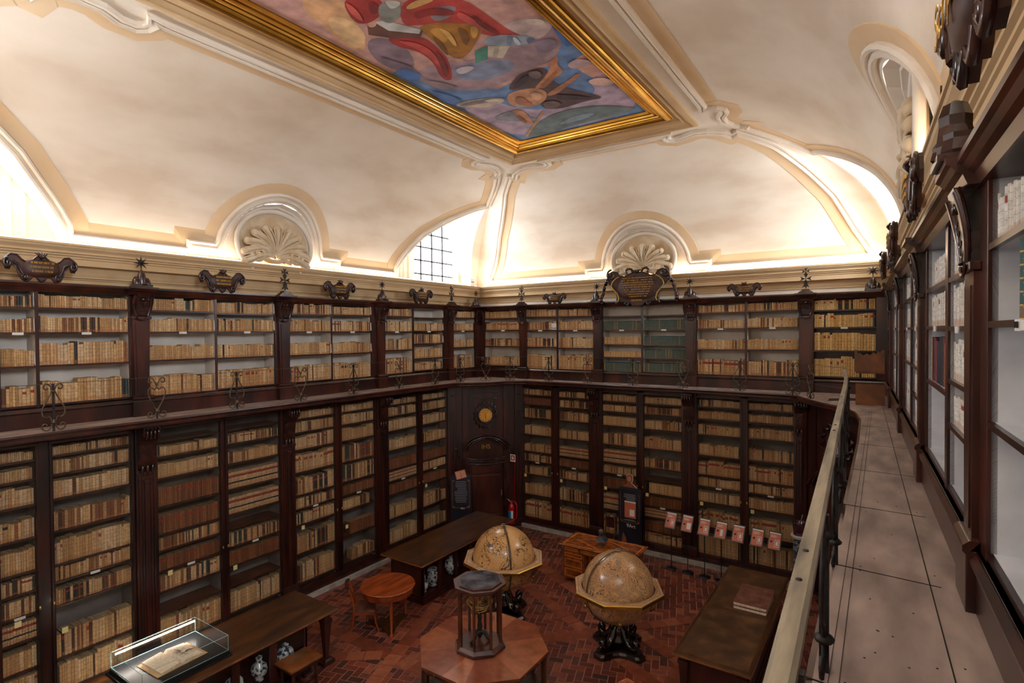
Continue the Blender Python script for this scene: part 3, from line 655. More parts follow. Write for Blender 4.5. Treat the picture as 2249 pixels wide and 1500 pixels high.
FRES=[('sky','6F8FC0',[(-4.39,7.17),(-3.95,7.18),(-4.21,12.36),(-8.04,12.26),(-8.06,7.75),(-7.48,7.55),(-7.51,8.56),(-6.61,9.41),(-5.00,9.08),(-4.46,7.57)]),
('pinksky','D9A79A',[(-4.78,9.14),(-4.05,9.12),(-4.21,10.43),(-4.74,10.27),(-4.88,9.65)]),
('lilac','B59FB4',[(-7.96,9.74),(-7.96,12.13),(-5.95,12.18),(-4.44,12.06),(-4.36,10.01),(-4.90,10.05),(-5.02,10.88),(-6.59,10.98),(-7.19,9.48)]),
('cloudpeach','D9A67A',[(-7.19,5.18),(-6.69,5.52),(-7.11,6.22),(-7.66,6.88),(-7.84,6.49),(-7.57,5.83),(-7.52,5.45)]),
('cloudy1','E0B888',[(-7.33,5.72),(-7.06,5.97),(-7.24,6.51),(-7.72,6.75),(-7.68,6.36),(-7.59,6.04)]),
('cloudgrey','8C7480',[(-7.40,6.56),(-7.02,6.66),(-6.96,7.19),(-7.37,7.82),(-7.74,7.66),(-7.79,7.14)]),
('cloudm','A78A92',[(-7.67,8.02),(-7.22,7.83),(-6.66,7.93),(-6.23,8.23),(-5.19,7.93),(-4.54,7.72),(-4.47,8.12),(-4.66,8.61),(-5.10,9.02),(-5.74,9.05),(-6.56,9.33),(-7.19,9.13),(-7.64,8.58)]),
('cloudl','C8B0AE',[(-5.42,7.61),(-4.89,7.48),(-4.46,7.70),(-4.50,8.03),(-4.94,8.26),(-5.25,7.97)]),
('cloudb','8B93B0',[(-6.83,8.19),(-6.34,8.24),(-5.73,8.48),(-5.75,8.85),(-6.57,9.00),(-7.01,8.58)]),
('redrobe1','A8342E',[(-6.72,5.50),(-6.22,5.84),(-6.49,6.17),(-6.96,6.26),(-7.12,6.07)]),
('redrobe2','B23C34',[(-5.98,6.01),(-5.26,6.51),(-5.21,7.05),(-5.19,7.63),(-5.07,8.01),(-5.22,7.99),(-5.63,7.55),(-5.81,7.12),(-6.23,6.76),(-6.57,6.60)]),
('redgrey','8D7A80',[(-5.87,6.46),(-5.39,6.67),(-5.76,6.87),(-6.05,6.81)]),
('redfold','A52E2A',[(-7.02,6.66),(-6.47,6.97),(-6.51,7.42),(-6.66,7.93),(-7.13,8.60),(-7.27,8.40),(-6.91,7.76),(-6.89,7.32),(-7.09,7.02)]),
('goldrobe','A66E22',[(-6.35,6.75),(-5.98,6.83),(-5.63,7.17),(-5.26,7.22),(-5.69,7.58),(-6.37,8.04),(-6.56,7.81),(-6.46,7.37),(-6.41,7.01)]),
('goldrobe2','C28A3A',[(-6.26,6.89),(-5.86,7.09),(-6.35,7.45),(-6.31,7.15)]),
('bookbase','6C4436',[(-7.01,6.29),(-6.78,6.31),(-6.35,6.89),(-6.51,7.01),(-6.92,6.81),(-7.19,6.47)]),
('bookpage','C9C4C0',[(-6.82,6.26),(-6.65,6.32),(-6.36,6.85),(-6.47,6.93),(-6.82,6.57)]),
('greybody','8B8A82',[(-6.43,5.95),(-6.06,6.01),(-6.25,6.33),(-6.63,6.48),(-6.71,6.29)]),
('hand','D8A288',[(-6.92,6.21),(-6.76,6.25),(-6.89,6.37),(-7.02,6.32)]),
('silver','9AA3B4',[(-5.81,7.74),(-5.46,7.66),(-5.04,7.96),(-4.91,8.20),(-5.24,8.26),(-5.67,7.96)]),
('greenbook','4E8A78',[(-6.05,7.90),(-5.77,7.89),(-6.03,8.27),(-6.31,8.27)]),
('whitebook','C6BAA8',[(-5.76,7.90),(-5.44,8.12),(-5.78,8.40),(-5.99,8.21)]),
('wing','C8B8AC',[(-7.89,9.51),(-7.50,9.46),(-6.74,9.74),(-6.82,10.00),(-7.33,10.04),(-7.70,9.78)]),
('wing2','8B8894',[(-7.71,10.63),(-6.99,10.41),(-6.92,10.89),(-6.66,11.37),(-7.23,11.12)]),
('brownrobe','5E4648',[(-6.53,9.59),(-5.96,9.10),(-5.43,9.07),(-5.35,9.22),(-5.54,9.71),(-5.38,10.27),(-4.92,11.07),(-5.35,10.96),(-6.09,11.04),(-6.41,10.68),(-5.84,10.07),(-6.12,9.64)]),
('leg1','C98A66',[(-6.03,9.82),(-5.47,9.44),(-5.10,9.02),(-4.93,8.95),(-5.11,9.19),(-5.10,9.50),(-5.46,9.66),(-5.81,9.86)]),
('leg2','BE7E5E',[(-5.98,10.21),(-5.38,9.93),(-4.92,9.73),(-4.92,9.82),(-5.25,10.02),(-5.80,10.34)]),
('torso','CF9470',[(-6.66,9.74),(-6.27,9.65),(-5.88,9.81),(-5.85,10.18),(-6.22,10.55),(-6.63,10.53),(-6.86,10.23)]),
('arm','C58A68',[(-6.97,10.43),(-6.73,10.60),(-6.96,11.31),(-7.00,11.52),(-7.11,11.20),(-7.07,10.78)]),
('hair','A8A6A4',[(-6.74,10.25),(-6.44,10.07),(-6.46,10.38),(-6.67,10.50),(-6.82,10.40)]),
('globe','6E7C80',[(-7.66,12.15),(-6.84,11.39),(-6.15,11.14),(-5.43,11.23),(-4.88,11.62),(-4.50,12.09),(-6.11,12.06),(-7.33,12.21)]),
('globe2','8FA3B4',[(-6.65,11.84),(-5.95,11.56),(-5.39,11.67),(-5.91,11.89)]),
('staff','B88A58',[(-7.60,12.01),(-6.42,10.88),(-6.39,10.93),(-7.60,12.11)])]
FRES+=[('foldr1','8A2420',[(-6.12,6.42),(-5.70,6.51),(-5.55,6.81),(-5.71,6.81),(-5.95,6.60),(-6.21,6.60)]),
('foldr2','C8524A',[(-5.49,6.79),(-5.45,7.09),(-5.39,7.56),(-5.49,7.53),(-5.60,7.13),(-5.63,6.86)]),
('foldr3','7E201E',[(-5.39,6.92),(-5.38,7.27),(-5.34,7.71),(-5.43,7.68),(-5.50,7.27)]),
('foldr4','C04A42',[(-6.95,6.83),(-6.68,7.09),(-6.66,7.48),(-6.91,8.04),(-6.97,8.00),(-6.82,7.50),(-6.86,7.13)]),
('foldr5','7A1E1C',[(-6.59,7.41),(-6.65,7.75),(-6.97,8.29),(-7.18,8.41),(-6.90,7.95)]),
('foldr6','C8584C',[(-6.75,5.60),(-6.76,5.84),(-6.92,6.14),(-6.97,6.10),(-6.93,5.86)]),
('foldr7','7E2422',[(-6.45,5.81),(-6.40,5.97),(-6.63,6.13),(-6.67,6.04)]),
('foldg1','7A4A16',[(-6.33,7.06),(-6.32,7.31),(-6.52,7.76),(-6.55,7.69),(-6.44,7.34)]),
('foldg2','D8A45A',[(-6.08,6.94),(-5.99,7.14),(-6.17,7.57),(-6.24,7.57),(-6.13,7.20)]),
('foldg3','80501A',[(-5.81,7.12),(-5.76,7.38),(-6.07,7.72),(-6.00,7.52),(-5.90,7.29)]),
('foldg4','C8903E',[(-5.61,7.19),(-5.51,7.33),(-5.79,7.59),(-5.81,7.50)]),
('foot','D8A488',[(-6.54,7.92),(-6.43,7.94),(-6.39,8.04),(-6.49,8.07),(-6.57,7.99)]),
('sash','C89A58',[(-6.11,6.23),(-5.81,6.19),(-5.57,6.36),(-5.85,6.35),(-6.12,6.32)]),
('beard','C8C2BA',[(-6.23,5.93),(-6.05,6.08),(-6.16,6.17),(-6.33,6.15),(-6.30,6.04)]),
('fringe','7E8AA0',[(-5.31,7.81),(-5.21,7.84),(-5.41,8.10),(-5.47,8.07)]),
('fringe2','C6CEDA',[(-5.24,7.88),(-5.19,7.93),(-5.23,8.18),(-5.33,8.15)]),
('fringe3','5E6A82',[(-5.05,8.03),(-4.93,8.17),(-5.06,8.24),(-5.14,8.22)]),
('page2','A89C90',[(-5.69,7.99),(-5.63,8.03),(-5.88,8.31),(-5.92,8.26)]),
('cloudshade1','7E6A7A',[(-7.59,7.01),(-7.46,7.38),(-7.34,7.74),(-7.55,7.79),(-7.75,7.46)]),
('cloudshade2','95808A',[(-7.56,8.19),(-7.33,8.47),(-7.20,8.89),(-7.46,8.88),(-7.65,8.52)]),
('cloudlight3','CDBFC4',[(-6.74,8.20),(-6.44,8.25),(-6.41,8.39),(-6.72,8.47),(-6.84,8.38)]),
('cloudlight4','D8C4B8',[(-4.78,7.55),(-4.55,7.67),(-4.55,7.85),(-4.71,7.81),(-4.82,7.67)]),
('cloudshade5','8C7A8C',[(-5.00,8.22),(-4.68,8.28),(-4.72,8.57),(-5.04,8.70),(-5.11,8.47)]),
('cloudlight6','D9B4A8',[(-4.90,10.05),(-4.58,10.11),(-4.44,10.48),(-4.68,10.53),(-4.93,10.30)]),
('cloudlight7','C9A9AC',[(-4.92,9.23),(-4.63,9.16),(-4.45,9.47),(-4.74,9.55),(-4.95,9.45)]),
('skydark','4E74B4',[(-4.43,7.66),(-4.44,7.93),(-4.52,8.64),(-4.64,8.72),(-4.59,8.27)]),
('skydark2','4A70B0',[(-7.68,7.60),(-7.44,7.67),(-7.45,8.07),(-7.72,8.19),(-7.86,7.99)]),
('skydark3','5A7CB8',[(-7.77,8.60),(-7.55,9.11),(-7.57,9.47),(-7.96,9.46),(-7.90,8.99)]),
('torsoshade','A4684C',[(-6.47,9.87),(-6.35,10.08),(-6.48,10.37),(-6.65,10.31),(-6.65,10.11)]),
('torsolight','E2B08E',[(-6.12,9.87),(-5.93,10.06),(-6.15,10.34),(-6.27,10.20)]),
('legshade','A66848',[(-5.88,9.81),(-5.53,9.61),(-5.24,9.35),(-5.18,9.39),(-5.48,9.70),(-5.78,9.88)]),
('foot2','B8785A',[(-5.19,9.00),(-4.99,8.91),(-4.94,8.99),(-5.12,9.14),(-5.26,9.14)]),
('foot3','B87656',[(-5.10,9.75),(-4.90,9.69),(-4.88,9.77),(-5.08,9.87)]),
('robeshade','44323A',[(-6.32,9.50),(-5.97,9.25),(-5.72,9.17),(-5.94,9.43),(-6.22,9.57)]),
('robeshade2','4A3840',[(-5.75,10.25),(-5.42,10.54),(-5.14,10.92),(-5.46,10.80),(-5.83,10.56)]),
('robelight','7C6260',[(-6.17,10.45),(-5.90,10.51),(-5.86,10.80),(-6.15,10.86),(-6.27,10.71)]),
('robelight2','7A6264',[(-5.71,9.07),(-5.47,9.14),(-5.54,9.40),(-5.76,9.45)]),
('feather1','8E8078',[(-7.78,9.52),(-7.29,9.61),(-6.97,9.77),(-7.28,9.74),(-7.71,9.64)]),
('feather2','E0D4C8',[(-7.19,9.62),(-6.79,9.74),(-6.79,9.89),(-7.07,9.83)]),
('armshade','9A6046',[(-7.00,10.68),(-7.02,10.96),(-7.07,11.31),(-7.13,11.22),(-7.10,10.90)]),
('face','B87A60',[(-6.52,10.27),(-6.37,10.29),(-6.48,10.50),(-6.60,10.52)])]
# ---- ceiling painting: flat canvas and its painted figures
def chaikin(p, k=2):
    for _ in range(k):
        q = []
        for i in range(len(p)):
            a = p[i]; b = p[(i+1) % len(p)]; q += [(a[0]*.75+b[0]*.25, a[1]*.75+b[1]*.25), (a[0]*.25+b[0]*.75, a[1]*.25+b[1]*.75)]
        p = q
    return p
def clip_rect(poly, x0, x1, y0, y1):
    for ax, val, keep in ((0, x0, 1), (0, x1, -1), (1, y0, 1), (1, y1, -1)):
        out = []
        for i in range(len(poly)):
            a = poly[i]; b = poly[(i+1) % len(poly)]; ia = (a[ax]-val)*keep >= 0; ib = (b[ax]-val)*keep >= 0
            if ia: out.append(a)
            if ia != ib:
                t = (val-a[ax])/(b[ax]-a[ax]); out.append((a[0]+(b[0]-a[0])*t, a[1]+(b[1]-a[1])*t))
        poly = out
        if len(poly) < 3: return []
    return poly
fx0, fx1, fy0, fy1 = -7.93, -4.47, 4.02, 12.28
mb = MB(); mb.box(fx0, fx1, fy0, fy1, 11.672, 11.70, 0, lin('C99A90')); mb.box(-8.8, -3.6, 3.1, 13.2, 11.705, 11.72, 0, lin('C99A90'))
painting = mb.build('ceiling_painting', M['fresco']); tag(painting, 'large oblong ceiling fresco of robed and winged figures among clouds in a gilded frame', 'painting')
from mathutils.geometry import tessellate_polygon
for i, (nm, c, pts) in enumerate(FRES):
    sharp = nm in ('bookpage', 'bookbase', 'greenbook', 'whitebook', 'staff')
    q = clip_rect(pts if sharp else chaikin(pts), fx0, fx1, fy0, fy1)
    if len(q) < 3: continue
    if nm == 'sky': q = clip_rect(pts, fx0, fx1, fy0, fy1)
    c = c
    mb = MB(); z = 11.671-.0004*(i+1)
    tri = tessellate_polygon([[Vector((a, b, 0)) for a, b in q]])
    mb.add([(a, b, z) for a, b in q], [tuple(t) for t in tri], 0, lin(c))
    mb.build('painted_cloud' if 'cloud' in nm or 'sky' in nm or nm == 'lilac' else 'painted_figure', M['fresco'], painting)
# ================================================================ BOOKCASES
ORD = ['lowest', 'second', 'third', 'fourth', 'fifth', 'sixth', 'seventh', 'eighth', 'ninth', 'tenth', 'eleventh']
def book_colors(t):
    r = random.random()
    par = ['D6AC76', 'C99C66', 'DFBA8A', 'C49260', 'CFA676', 'B88A58', 'DAB88E']
    brn = ['6E3E24', '7E4A2A', '5A2F1C', '8A5430', '4A2A1C', '93603A']
    if t == 'P': return random.choice(par[:3]), (0, .7, .2)
    if t == 'y': 
        if r < .1: return '1E2A30', (.5, 0, 0)
        return random.choice(['E3B872', 'DBB070', 'E8C488', 'D9A860']), ((.5 if r > .82 else 0), 0, .1)
    if t == 'b': return random.choice(['8A5028', '7A4422', '955A2E', '6E3C20']), ((.5 if r < .5 else 0), 0, .2)
    if t == 't':
        return ('2E5A60' if r > .12 else '8E7A58'), (0, 0, .9)
    if t == 'w': return random.choice(['D2A87A', 'C8A074']), (.75, .8, .2)
    if t == 'r':
        if r < .1: return random.choice(brn), (0, 1, .2)
        return random.choice(par), ((.5 if r < .75 else 0), 1, .2)
    if t == 'g': return random.choice(['1F4A44', '24524C']), (0, .6, .9)
    if t == 'n': return random.choice(['E6DED2', 'DDD2C4', 'EAE4DC']), ((.5 if r < .12 else 0), .8, .1)
    if t == 'k': return random.choice(['1B1A24', '15131A', '7A1E2A', 'C98A5A', '1F1D2C']), (0, 0, .2)
    pb = {'p': .09, 'm': .38}[t]
    if r < pb: return random.choice(brn+['2A2420', '2F3A34']), (.5 if random.random() < .2 else 0, .7, .2)
    return random.choice(par), ((.5 if random.random() < .045 else (1.0 if random.random() < .01 else 0)), 1 if random.random() < .85 else 0, .2)
def add_book(mb, s0, wd, z, h, d0, dep, col, k, lean=0.0):
    c = lin(col); f = .88+random.uniform(-.12, .08); c = tuple(min(1, x*f) for x in c)
    P = [(0, .010), (.22, .002), (.5, 0), (.78, .002), (1, .010), (1, dep), (0, dep)]
    v = [(s0+a*wd, d0+d, z) for a, d in P]+[(s0+a*wd+lean*h, d0+d, z+h) for a, d in P]
    fs = [(i, i+1, 8+i, 7+i) for i in range(4)]; uv = [[(P[i][0], 0), (P[i+1][0], 0), (P[i+1][0], 1), (P[i][0], 1)] for i in range(4)]
    mb.add(v, fs, 0, c, uv, k)
    mb.add(v, [(4, 5, 12, 11), (6, 0, 7, 13), (5, 6, 13, 12)], 0, c)
    # boards, and the text block seen from above
    e = min(.004, wd*.2); t = [(s0+a*wd+lean*h, d0+d, z+h) for a, d in P]
    q = [(s0+e+lean*h, d0+.012, z+h-.006), (s0+wd-e+lean*h, d0+.012, z+h-.006), (s0+wd-e+lean*h, d0+dep, z+h-.006), (s0+e+lean*h, d0+dep, z+h-.006)]
    mb.add(q, [(0, 1, 2, 3)], 0, lin('A89070'))
    mb.add(t+q, [(0, 1, 2, 3, 4, 8, 7), (6, 0, 7, 10), (4, 5, 9, 8)], 0, c)
ROWS = []      # rows of books: dict(frame, s0, s1, z, h, type, d0, size score, place)
def row_books(r):
    out = []; s = r['s0']; t = r['t']; base = .030 if r['h'] < .3 else .038
    uni = None; run = 0; hh = r['h']
    while s < r['s1']-.012:
        if run <= 0:
            run = random.choice([1, 1, 2, 3, 5, 8]); uni = (random.uniform(.87, 1.06), random.uniform(.7, 1.5), book_colors(t))
            if t in 'Pwbt': uni = (random.uniform(.97, 1.0), 1.0, book_colors(t)); run = 1
            if t == 'n': uni = (random.uniform(.85, 1.0), random.uniform(.6, 1.2), book_colors(t)); run = random.choice([1, 2, 4])
        run -= 1
        f, wf, (c, k) = uni
        if run % 3 == 1 and t not in 'Pwbt': c, k = book_colors(t)
        wd = base*wf*random.uniform(.85, 1.2)*(1.25 if t in 'yk' else 1); wd = min(wd, r['s1']-s)
        if wd < .014: break
        out.append((s, wd*.97, hh*f*random.uniform(.985, 1.0), c, k)); s += wd
    # some rows end in a few leaning volumes
    return out
ALLROWS = []
def plan_row(fr, s0, s1, z, h, t, d0, dep, place, dist):
    ALLROWS.append(dict(fr=fr, s0=s0, s1=s1, z=z, h=h, t=t, d0=d0, dep=dep, place=place, score=h/dist))

def grille_door(fr, s0, s1, z0, z1, parent, side):
    mb = MB(fr); w_ = .045
    for a, b, c, d in ((s0-w_, s0, z0, z1), (s1, s1+w_, z0, z1), (s0-w_, s1+w_, z0-.06, z0), (s0-w_, s1+w_, z1, z1+.05)):
        mb.box(a, b, -.035, .0, c, d)
    mb.box(s0-.008, s0, -.045, -.03, z0, z1); mb.box(s1, s1+.008, -.045, -.03, z0, z1)
    o = mb.build('door', M['wood2'], parent, .006)
    mb = MB(fr); mb.add([(s0, -.005, z0), (s1, -.005, z0), (s1, -.005, z1), (s0, -.005, z1)], [(0, 1, 2, 3)]); mb.build('wire_grille', M['grille'], o)
    mb = MB(fr); k = s1+.022 if side == 'r' else s0-.022; mb.ball((k, -.04, 1.95), .022, 8, sz=1.7); mb.build('keyhole_plate', M['brass'], o)

def lower_pilaster(fr, s, parent, w=.19):
    mb = MB(fr); mb.box(s-w, s+w, -.07, .02, .20, 4.90)
    mb.box(s-w-.03, s+w+.03, -.11, .02, .20, .42); mb.box(s-w-.02, s+w+.02, -.09, .02, .42, .47)
    for q in (-.13, -.075, .075, .13): mb.box(s+q-.012, s+q+.012, -.095, -.06, .5, 3.85)
    mb.box(s-.045, s+.045, -.10, -.06, .5, 3.80)
    mb.box(s-w, s+w, -.10, -.06, 3.9, 3.96)
    p = mb.build('pilaster', M['wood2'], parent, .008)
    mb = MB(fr)
    mb.prism_dz([(-.06, 4.0), (-.10, 4.05), (-.13, 4.25), (-.16, 4.5), (-.26, 4.62), (-.34, 4.70), (-.34, 4.88), (-.06, 4.88)], s-.15, s+.15)
    for q in (-.10, -.035, .035, .10): mb.tube([(s+q, -.36, 4.76+.06*math.cos(a)) if 0 else (s+q, -.33-.05*math.cos(a), 4.74+.09*math.sin(a)) for a in [i*.5-1.6 for i in range(8)]], .022, 6)
    for q in (-.09, 0, .09): mb.lathe([(.012, 4.10), (.034, 4.06), (.028, 3.98), (.004, 3.88)], s+q, -.115, 8)
    mb.tube([(s+.07*math.cos(a), -.105, 3.80+.05*math.sin(a)) for a in [PI+i*PI/8 for i in range(9)]], .012, 6)
    mb.build('console', M['carved'], p)
def upper_pilaster(fr, s, parent, w=.155, big=False):
    if fr is FU_R:
        base = fr; fr = Fr(base.o, base.u, base.n); fr.P = (lambda a, d_, z_: base.P(a, d_*.55 if d_ < 0 else d_, z_))
    mb = MB(fr)
    mb.box(s-w-.03, s+w+.03, -.12, .02, G, 5.40); mb.prism_dz([(-.12, 5.38), (-.15, 5.40), (-.15, 5.43), (-.09, 5.46), (0, 5.46)], s-w-.04, s+w+.04)
    mb.prism_sz([(s-w+.03, 5.44), (s+w-.03, 5.44), (s+w, 6.98), (s-w, 6.98)], -.06, .02)
    mb.prism_sz([(s-w+.075, 5.5), (s+w-.075, 5.5), (s+w-.05, 6.9), (s-w+.05, 6.9)], -.075, -.05)
    mb.box(s-w-.02, s+w+.02, -.10, .0, 6.98, 7.03)
    p = mb.build('pilaster', M['wood'], parent, .006)
    mb = MB(fr)
    mb.prism_dz([(-.07, 7.03), (-.10, 7.05), (-.115, 7.2), (-.15, 7.32), (-.20, 7.40), (-.22, 7.46), (0, 7.46), (0, 7.03)], s-.12, s+.12)
    for q in (-1, 1):
        pts = [(s+q*(.105+.03*math.sin(t*3.0)+.03*t), -.10-.10*t*t, 7.04+.40*t) for t in [i/10 for i in range(11)]]
        mb.tube(pts, [.03+.012*i/10 for i in range(11)], 7)
        mb.tube([(a, -.17, z) for a, d, z in spiral((s+q*.115, 7.385), .05, 1.2, n=14, start=PI/2, sgn=q)], .018, 6)
    mb.ball((s, -.17, 7.36), .04, 8); mb.tube([(s+.09*math.cos(a), -.115, 7.02+.06*math.sin(a)) for a in [PI+i*PI/8 for i in range(9)]], .016, 6)
    for i in range(4): mb.tube([(s+(.07-.012*i)*math.cos(a), -.12-.015*i, 7.10+.06*i+.03*math.sin(a)) for a in [PI+j*PI/6 for j in range(7)]], .007, 5)
    mb.build('capital', M['carved'], p)

# columns on the right wall, near the camera: (s0, s1, rows)
COLS.update({
'R0': (2.35, 3.86, [(7.10, .26, 'n'), (6.69, .35, 'g', 0, .70), (6.155, 0, 'e'), (5.45, 0, 'e')]),
'R1': (4.47, 5.42, [(7.04, .27, 'n'), (6.67, .33, 'n'), (6.27, .31, 'n'), (5.93, .24, 'n'), (5.45, 0, 'e')]),
'R2': (5.55, 7.00, [(7.05, .25, 'n', 0, .8), (6.68, .30, 'n'), (6.15, .42, 'k', 0, .98), (5.45, 0, 'e')]),
'R3': (7.68, 8.90, [(7.08, .25, 'n'), (6.68, .28, 'n'), (6.20, .33, 'n'), (5.85, .25, 'n'), (5.45, .3, 'n')]),
'R4': (9.03, 10.30, [(7.08, .25, 'n'), (6.68, .28, 'n'), (6.20, .33, 'n'), (5.45, .42, 'n')]),
'R5': (10.92, 12.2, [(7.08, .22, 'n'), (6.68, .28, 'n'), (6.20, .33, 'n'), (5.45, .42, 'n')]),
'R6': (12.33, 13.55, [(7.08, .25, 'n'), (6.68, .28, 'n'), (6.20, .33, 'n'), (5.45, .42, 'n')]),
'R7': (14.2, 15.7, [(7.08, .25, 'n'), (6.68, .28, 'n'), (6.20, .33, 'p'), (5.45, .42, 'n')]),
})
def bookcase(name, label, cat, group, fr, s0, s1, z0, z1, depth, keys, lower, pil, inner='inner', place='', notes=()):
    c = fr.P((s0+s1)/2, depth/2, z0); root = thing(name, label, cat, c, group)
    mid = root
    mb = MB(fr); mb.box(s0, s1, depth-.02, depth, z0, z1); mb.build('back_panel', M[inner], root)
    ztop = 4.86 if lower else 7.45
    zbot = .26 if lower else 5.40
    # carcass front: solid wood between the openings
    cols = [COLS[k] for k in keys]; edges = [s0]+[e for c_ in cols for e in (c_[0], c_[1])]+[s1]
    mb = MB(fr)
    for i in range(0, len(edges), 2):
        if edges[i+1]-edges[i] > .005:
            a, b = edges[i], edges[i+1]
            mb.box(a, b, 0, .05 if not (b-a < .12 and not lower) else .03, zbot, ztop)
    mb.box(s0, s1, -.02 if lower else -.02, .04, z0, zbot)
    if not lower:
        mb.prism_dz([(-.02, 5.30), (-.045, 5.32), (-.05, 5.35), (-.02, 5.385), (-.02, 5.40), (.02, 5.40), (.02, 5.30)], s0, s1)
    else: mb.box(s0, s1, 0, .05, 4.80, 5.0)
    mb.build('front_frame', M['wood2'] if lower else M['wood'], root, .004)
    for a, b, _ in cols:
        for q in (a, b):
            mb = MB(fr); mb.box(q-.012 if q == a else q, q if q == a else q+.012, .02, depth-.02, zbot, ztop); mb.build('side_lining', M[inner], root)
    for ci, (a, b, rows) in enumerate(cols):
        zs = [r[0] for r in rows]
        for ri, r in enumerate(sorted(rows, key=lambda q: q[0])):
            z, h, t = r[:3]; lo, hi = (r[3], r[4]) if len(r) > 3 else (0, 1)
            th = .028
            mb = MB(fr); mb.box(a, b, .03, depth-.02, z-th, z, 1); mb.box(a, b, .005, .032, z-th-.006, z)
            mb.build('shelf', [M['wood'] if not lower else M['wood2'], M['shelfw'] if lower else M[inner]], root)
            if h > 0:
                dist = math.hypot(*(fr.P((a+b)/2, 0, 0)[:2]))
                plan_row(fr, a+.008+(b-a)*lo, a-.008+(b-a)*hi if hi < 1 else b-.008, z+.001, h, t, .035, min(.24, depth-.1), '%s shelf%s of %s' % (ORD[ri], ('' if len(cols) == 1 else (', '+(('left' if ci == 0 else 'right') if fr is not FU_R else ('near' if ci == 0 else 'far'))+' half')), place), dist*(1.0 if z > 3 else 1.1))
        # shelf number plate
        zl = sorted(zs)[-2] if not lower else sorted(zs)[3]
        if not lower or True:
            mb = MB(fr); m_ = (a+b)/2; mb.box(m_-.075, m_+.075, 0-.002, .006, zl-.048, zl-.002); mb.build('shelf_number_plate', M['label'], root)
        if lower:
            grille_door(fr, a, b, .30, 4.76, root, 'r' if ci == 0 else 'l')
    for ps in pil: (lower_pilaster if lower else upper_pilaster)(fr, ps, root)
    for a, z in notes:
        mb = MB(fr); mb.box(a-.045, a+.045, -.055, -.05, z-.05, z+.05); mb.build('yellow_paper_note', M['note'], root)
    return root

# left wall, upper tier (bays between pilasters at 1.87, 5.04, 8.21, 11.38, 14.52)
gU = 'upper bookcases along the left wall'; nth = ['nearest', 'second nearest', 'third nearest', 'fourth nearest', 'farthest']
for i, (a, b, keys) in enumerate(((1.87, 5.04, ['U0', 'U1']), (5.04, 8.21, ['U2', 'U3']), (8.21, 11.38, ['U4', 'U5']), (11.38, 14.52, ['U6', 'U7']), (14.52, 16.15, ['U8']))):
    pl = '%s left-gallery bookcase' % nth[i]
    bookcase('bookcase', 'upper walnut bookcase on the left gallery, %s of five' % nth[i], 'bookcase', gU, FU_L, a, b, G, 7.52, .48, keys, False, [b] if i < 4 else [16.02], place=pl)
mb = MB(FU_L); upper_pilaster(FU_L, 1.87, bpy.data.objects[[o.name for o in COL.objects if o.name.startswith('bookcase')][0]])
gB = 'upper bookcases along the back wall'; nB = ['leftmost', 'second from left', 'middle', 'fourth from left', 'rightmost']
for i, (a, b, keys) in enumerate(((-12.2, -10.385, ['V0']), (-10.385, -7.56, ['V1', 'V2']), (-7.56, -4.63, ['V3', 'V4']), (-4.63, -1.67, ['V5', 'V6']), (-1.67, .1, ['V7']))):
    ext = ['', '', ' with rows of teal gilt volumes', '', ' with yellow vellum volumes'][i]
    pl = '%s back-gallery bookcase' % nB[i]
    bookcase('bookcase', 'upper walnut bookcase on the back gallery, %s%s' % (nB[i], ext), 'bookcase', gB, FU_B, a, b, G, 7.52, .48, keys, False, [[-12.07-.12], [-10.385], [-7.56], [-4.63], [-1.67]][i], place=pl, inner='inner' if i < 4 else 'wood2')
gR = 'upper bookcases along the right gallery'; nR = ['nearest, cut by the picture edge', 'second nearest', 'third nearest', 'fourth nearest', 'farthest']
for i, (a, b, keys) in enumerate(((.9, 4.19, ['R0']), (4.19, 7.34, ['R2', 'R1']), (7.34, 10.6, ['R4', 'R3']), (10.6, 13.85, ['R6', 'R5']), (13.85, 16.1, ['R7']))):
    COLk = sorted(keys, key=lambda k: COLS[k][0])
    pl = '%s right-gallery bookcase' % nR[i].split(',')[0]
    bookcase('bookcase', 'pale-lined walnut bookcase on the right gallery, %s' % nR[i], 'bookcase', gR, FU_R, a, b, G, 7.52, .48, COLk, False, [b] if i < 4 else [], place=pl, inner='inner_blue')
# lower tier
gL = 'grilled lower bookcases along the left wall'; nL = ['nearest', 'second nearest', 'third nearest', 'farthest']
for i, (a, b, keys) in enumerate(((1.87, 5.02, ['L0', 'L1']), (5.02, 8.16, ['L2', 'L3']), (8.16, 11.22, ['L4', 'L5']), (11.22, 14.2, ['L6', 'L7']))):
    pl = '%s lower left-wall bookcase' % nL[i]
    nt = [(COLS[keys[0]][0]+.2, 1.80), (COLS[keys[1]][0]+.12, 1.42)] if i < 3 else [(COLS[keys[1]][0]+.12, 1.8)]
    bookcase('bookcase', 'tall dark bookcase with wire doors on the left wall, %s of four' % nL[i], 'bookcase', gL, FL_L, a, b, .0, 5.0, .55, keys, True, [b] if i < 3 else [], inner='inner_low_shaded', place=pl, notes=nt)
gBl = 'grilled lower bookcases along the back wall'; nBl = ['left', 'middle', 'right']
for i, (a, b, keys) in enumerate(((-10.42, -7.58, ['B0', 'B1']), (-7.58, -4.63, ['B2', 'B3']), (-4.63, -1.75, ['B4', 'B5']))):
    pl = '%s lower back-wall bookcase' % nBl[i]
    bookcase('bookcase', 'tall dark bookcase with wire doors on the back wall, %s of three' % nBl[i], 'bookcase', gBl, FL_B, a, b, .0, 5.0, .55, keys, True, [b] if i < 3 else [], inner='inner_low_shaded', place=pl, notes=[(COLS[keys[0]][0]+.12, 1.75), (COLS[keys[1]][0]+.12, 1.75)])

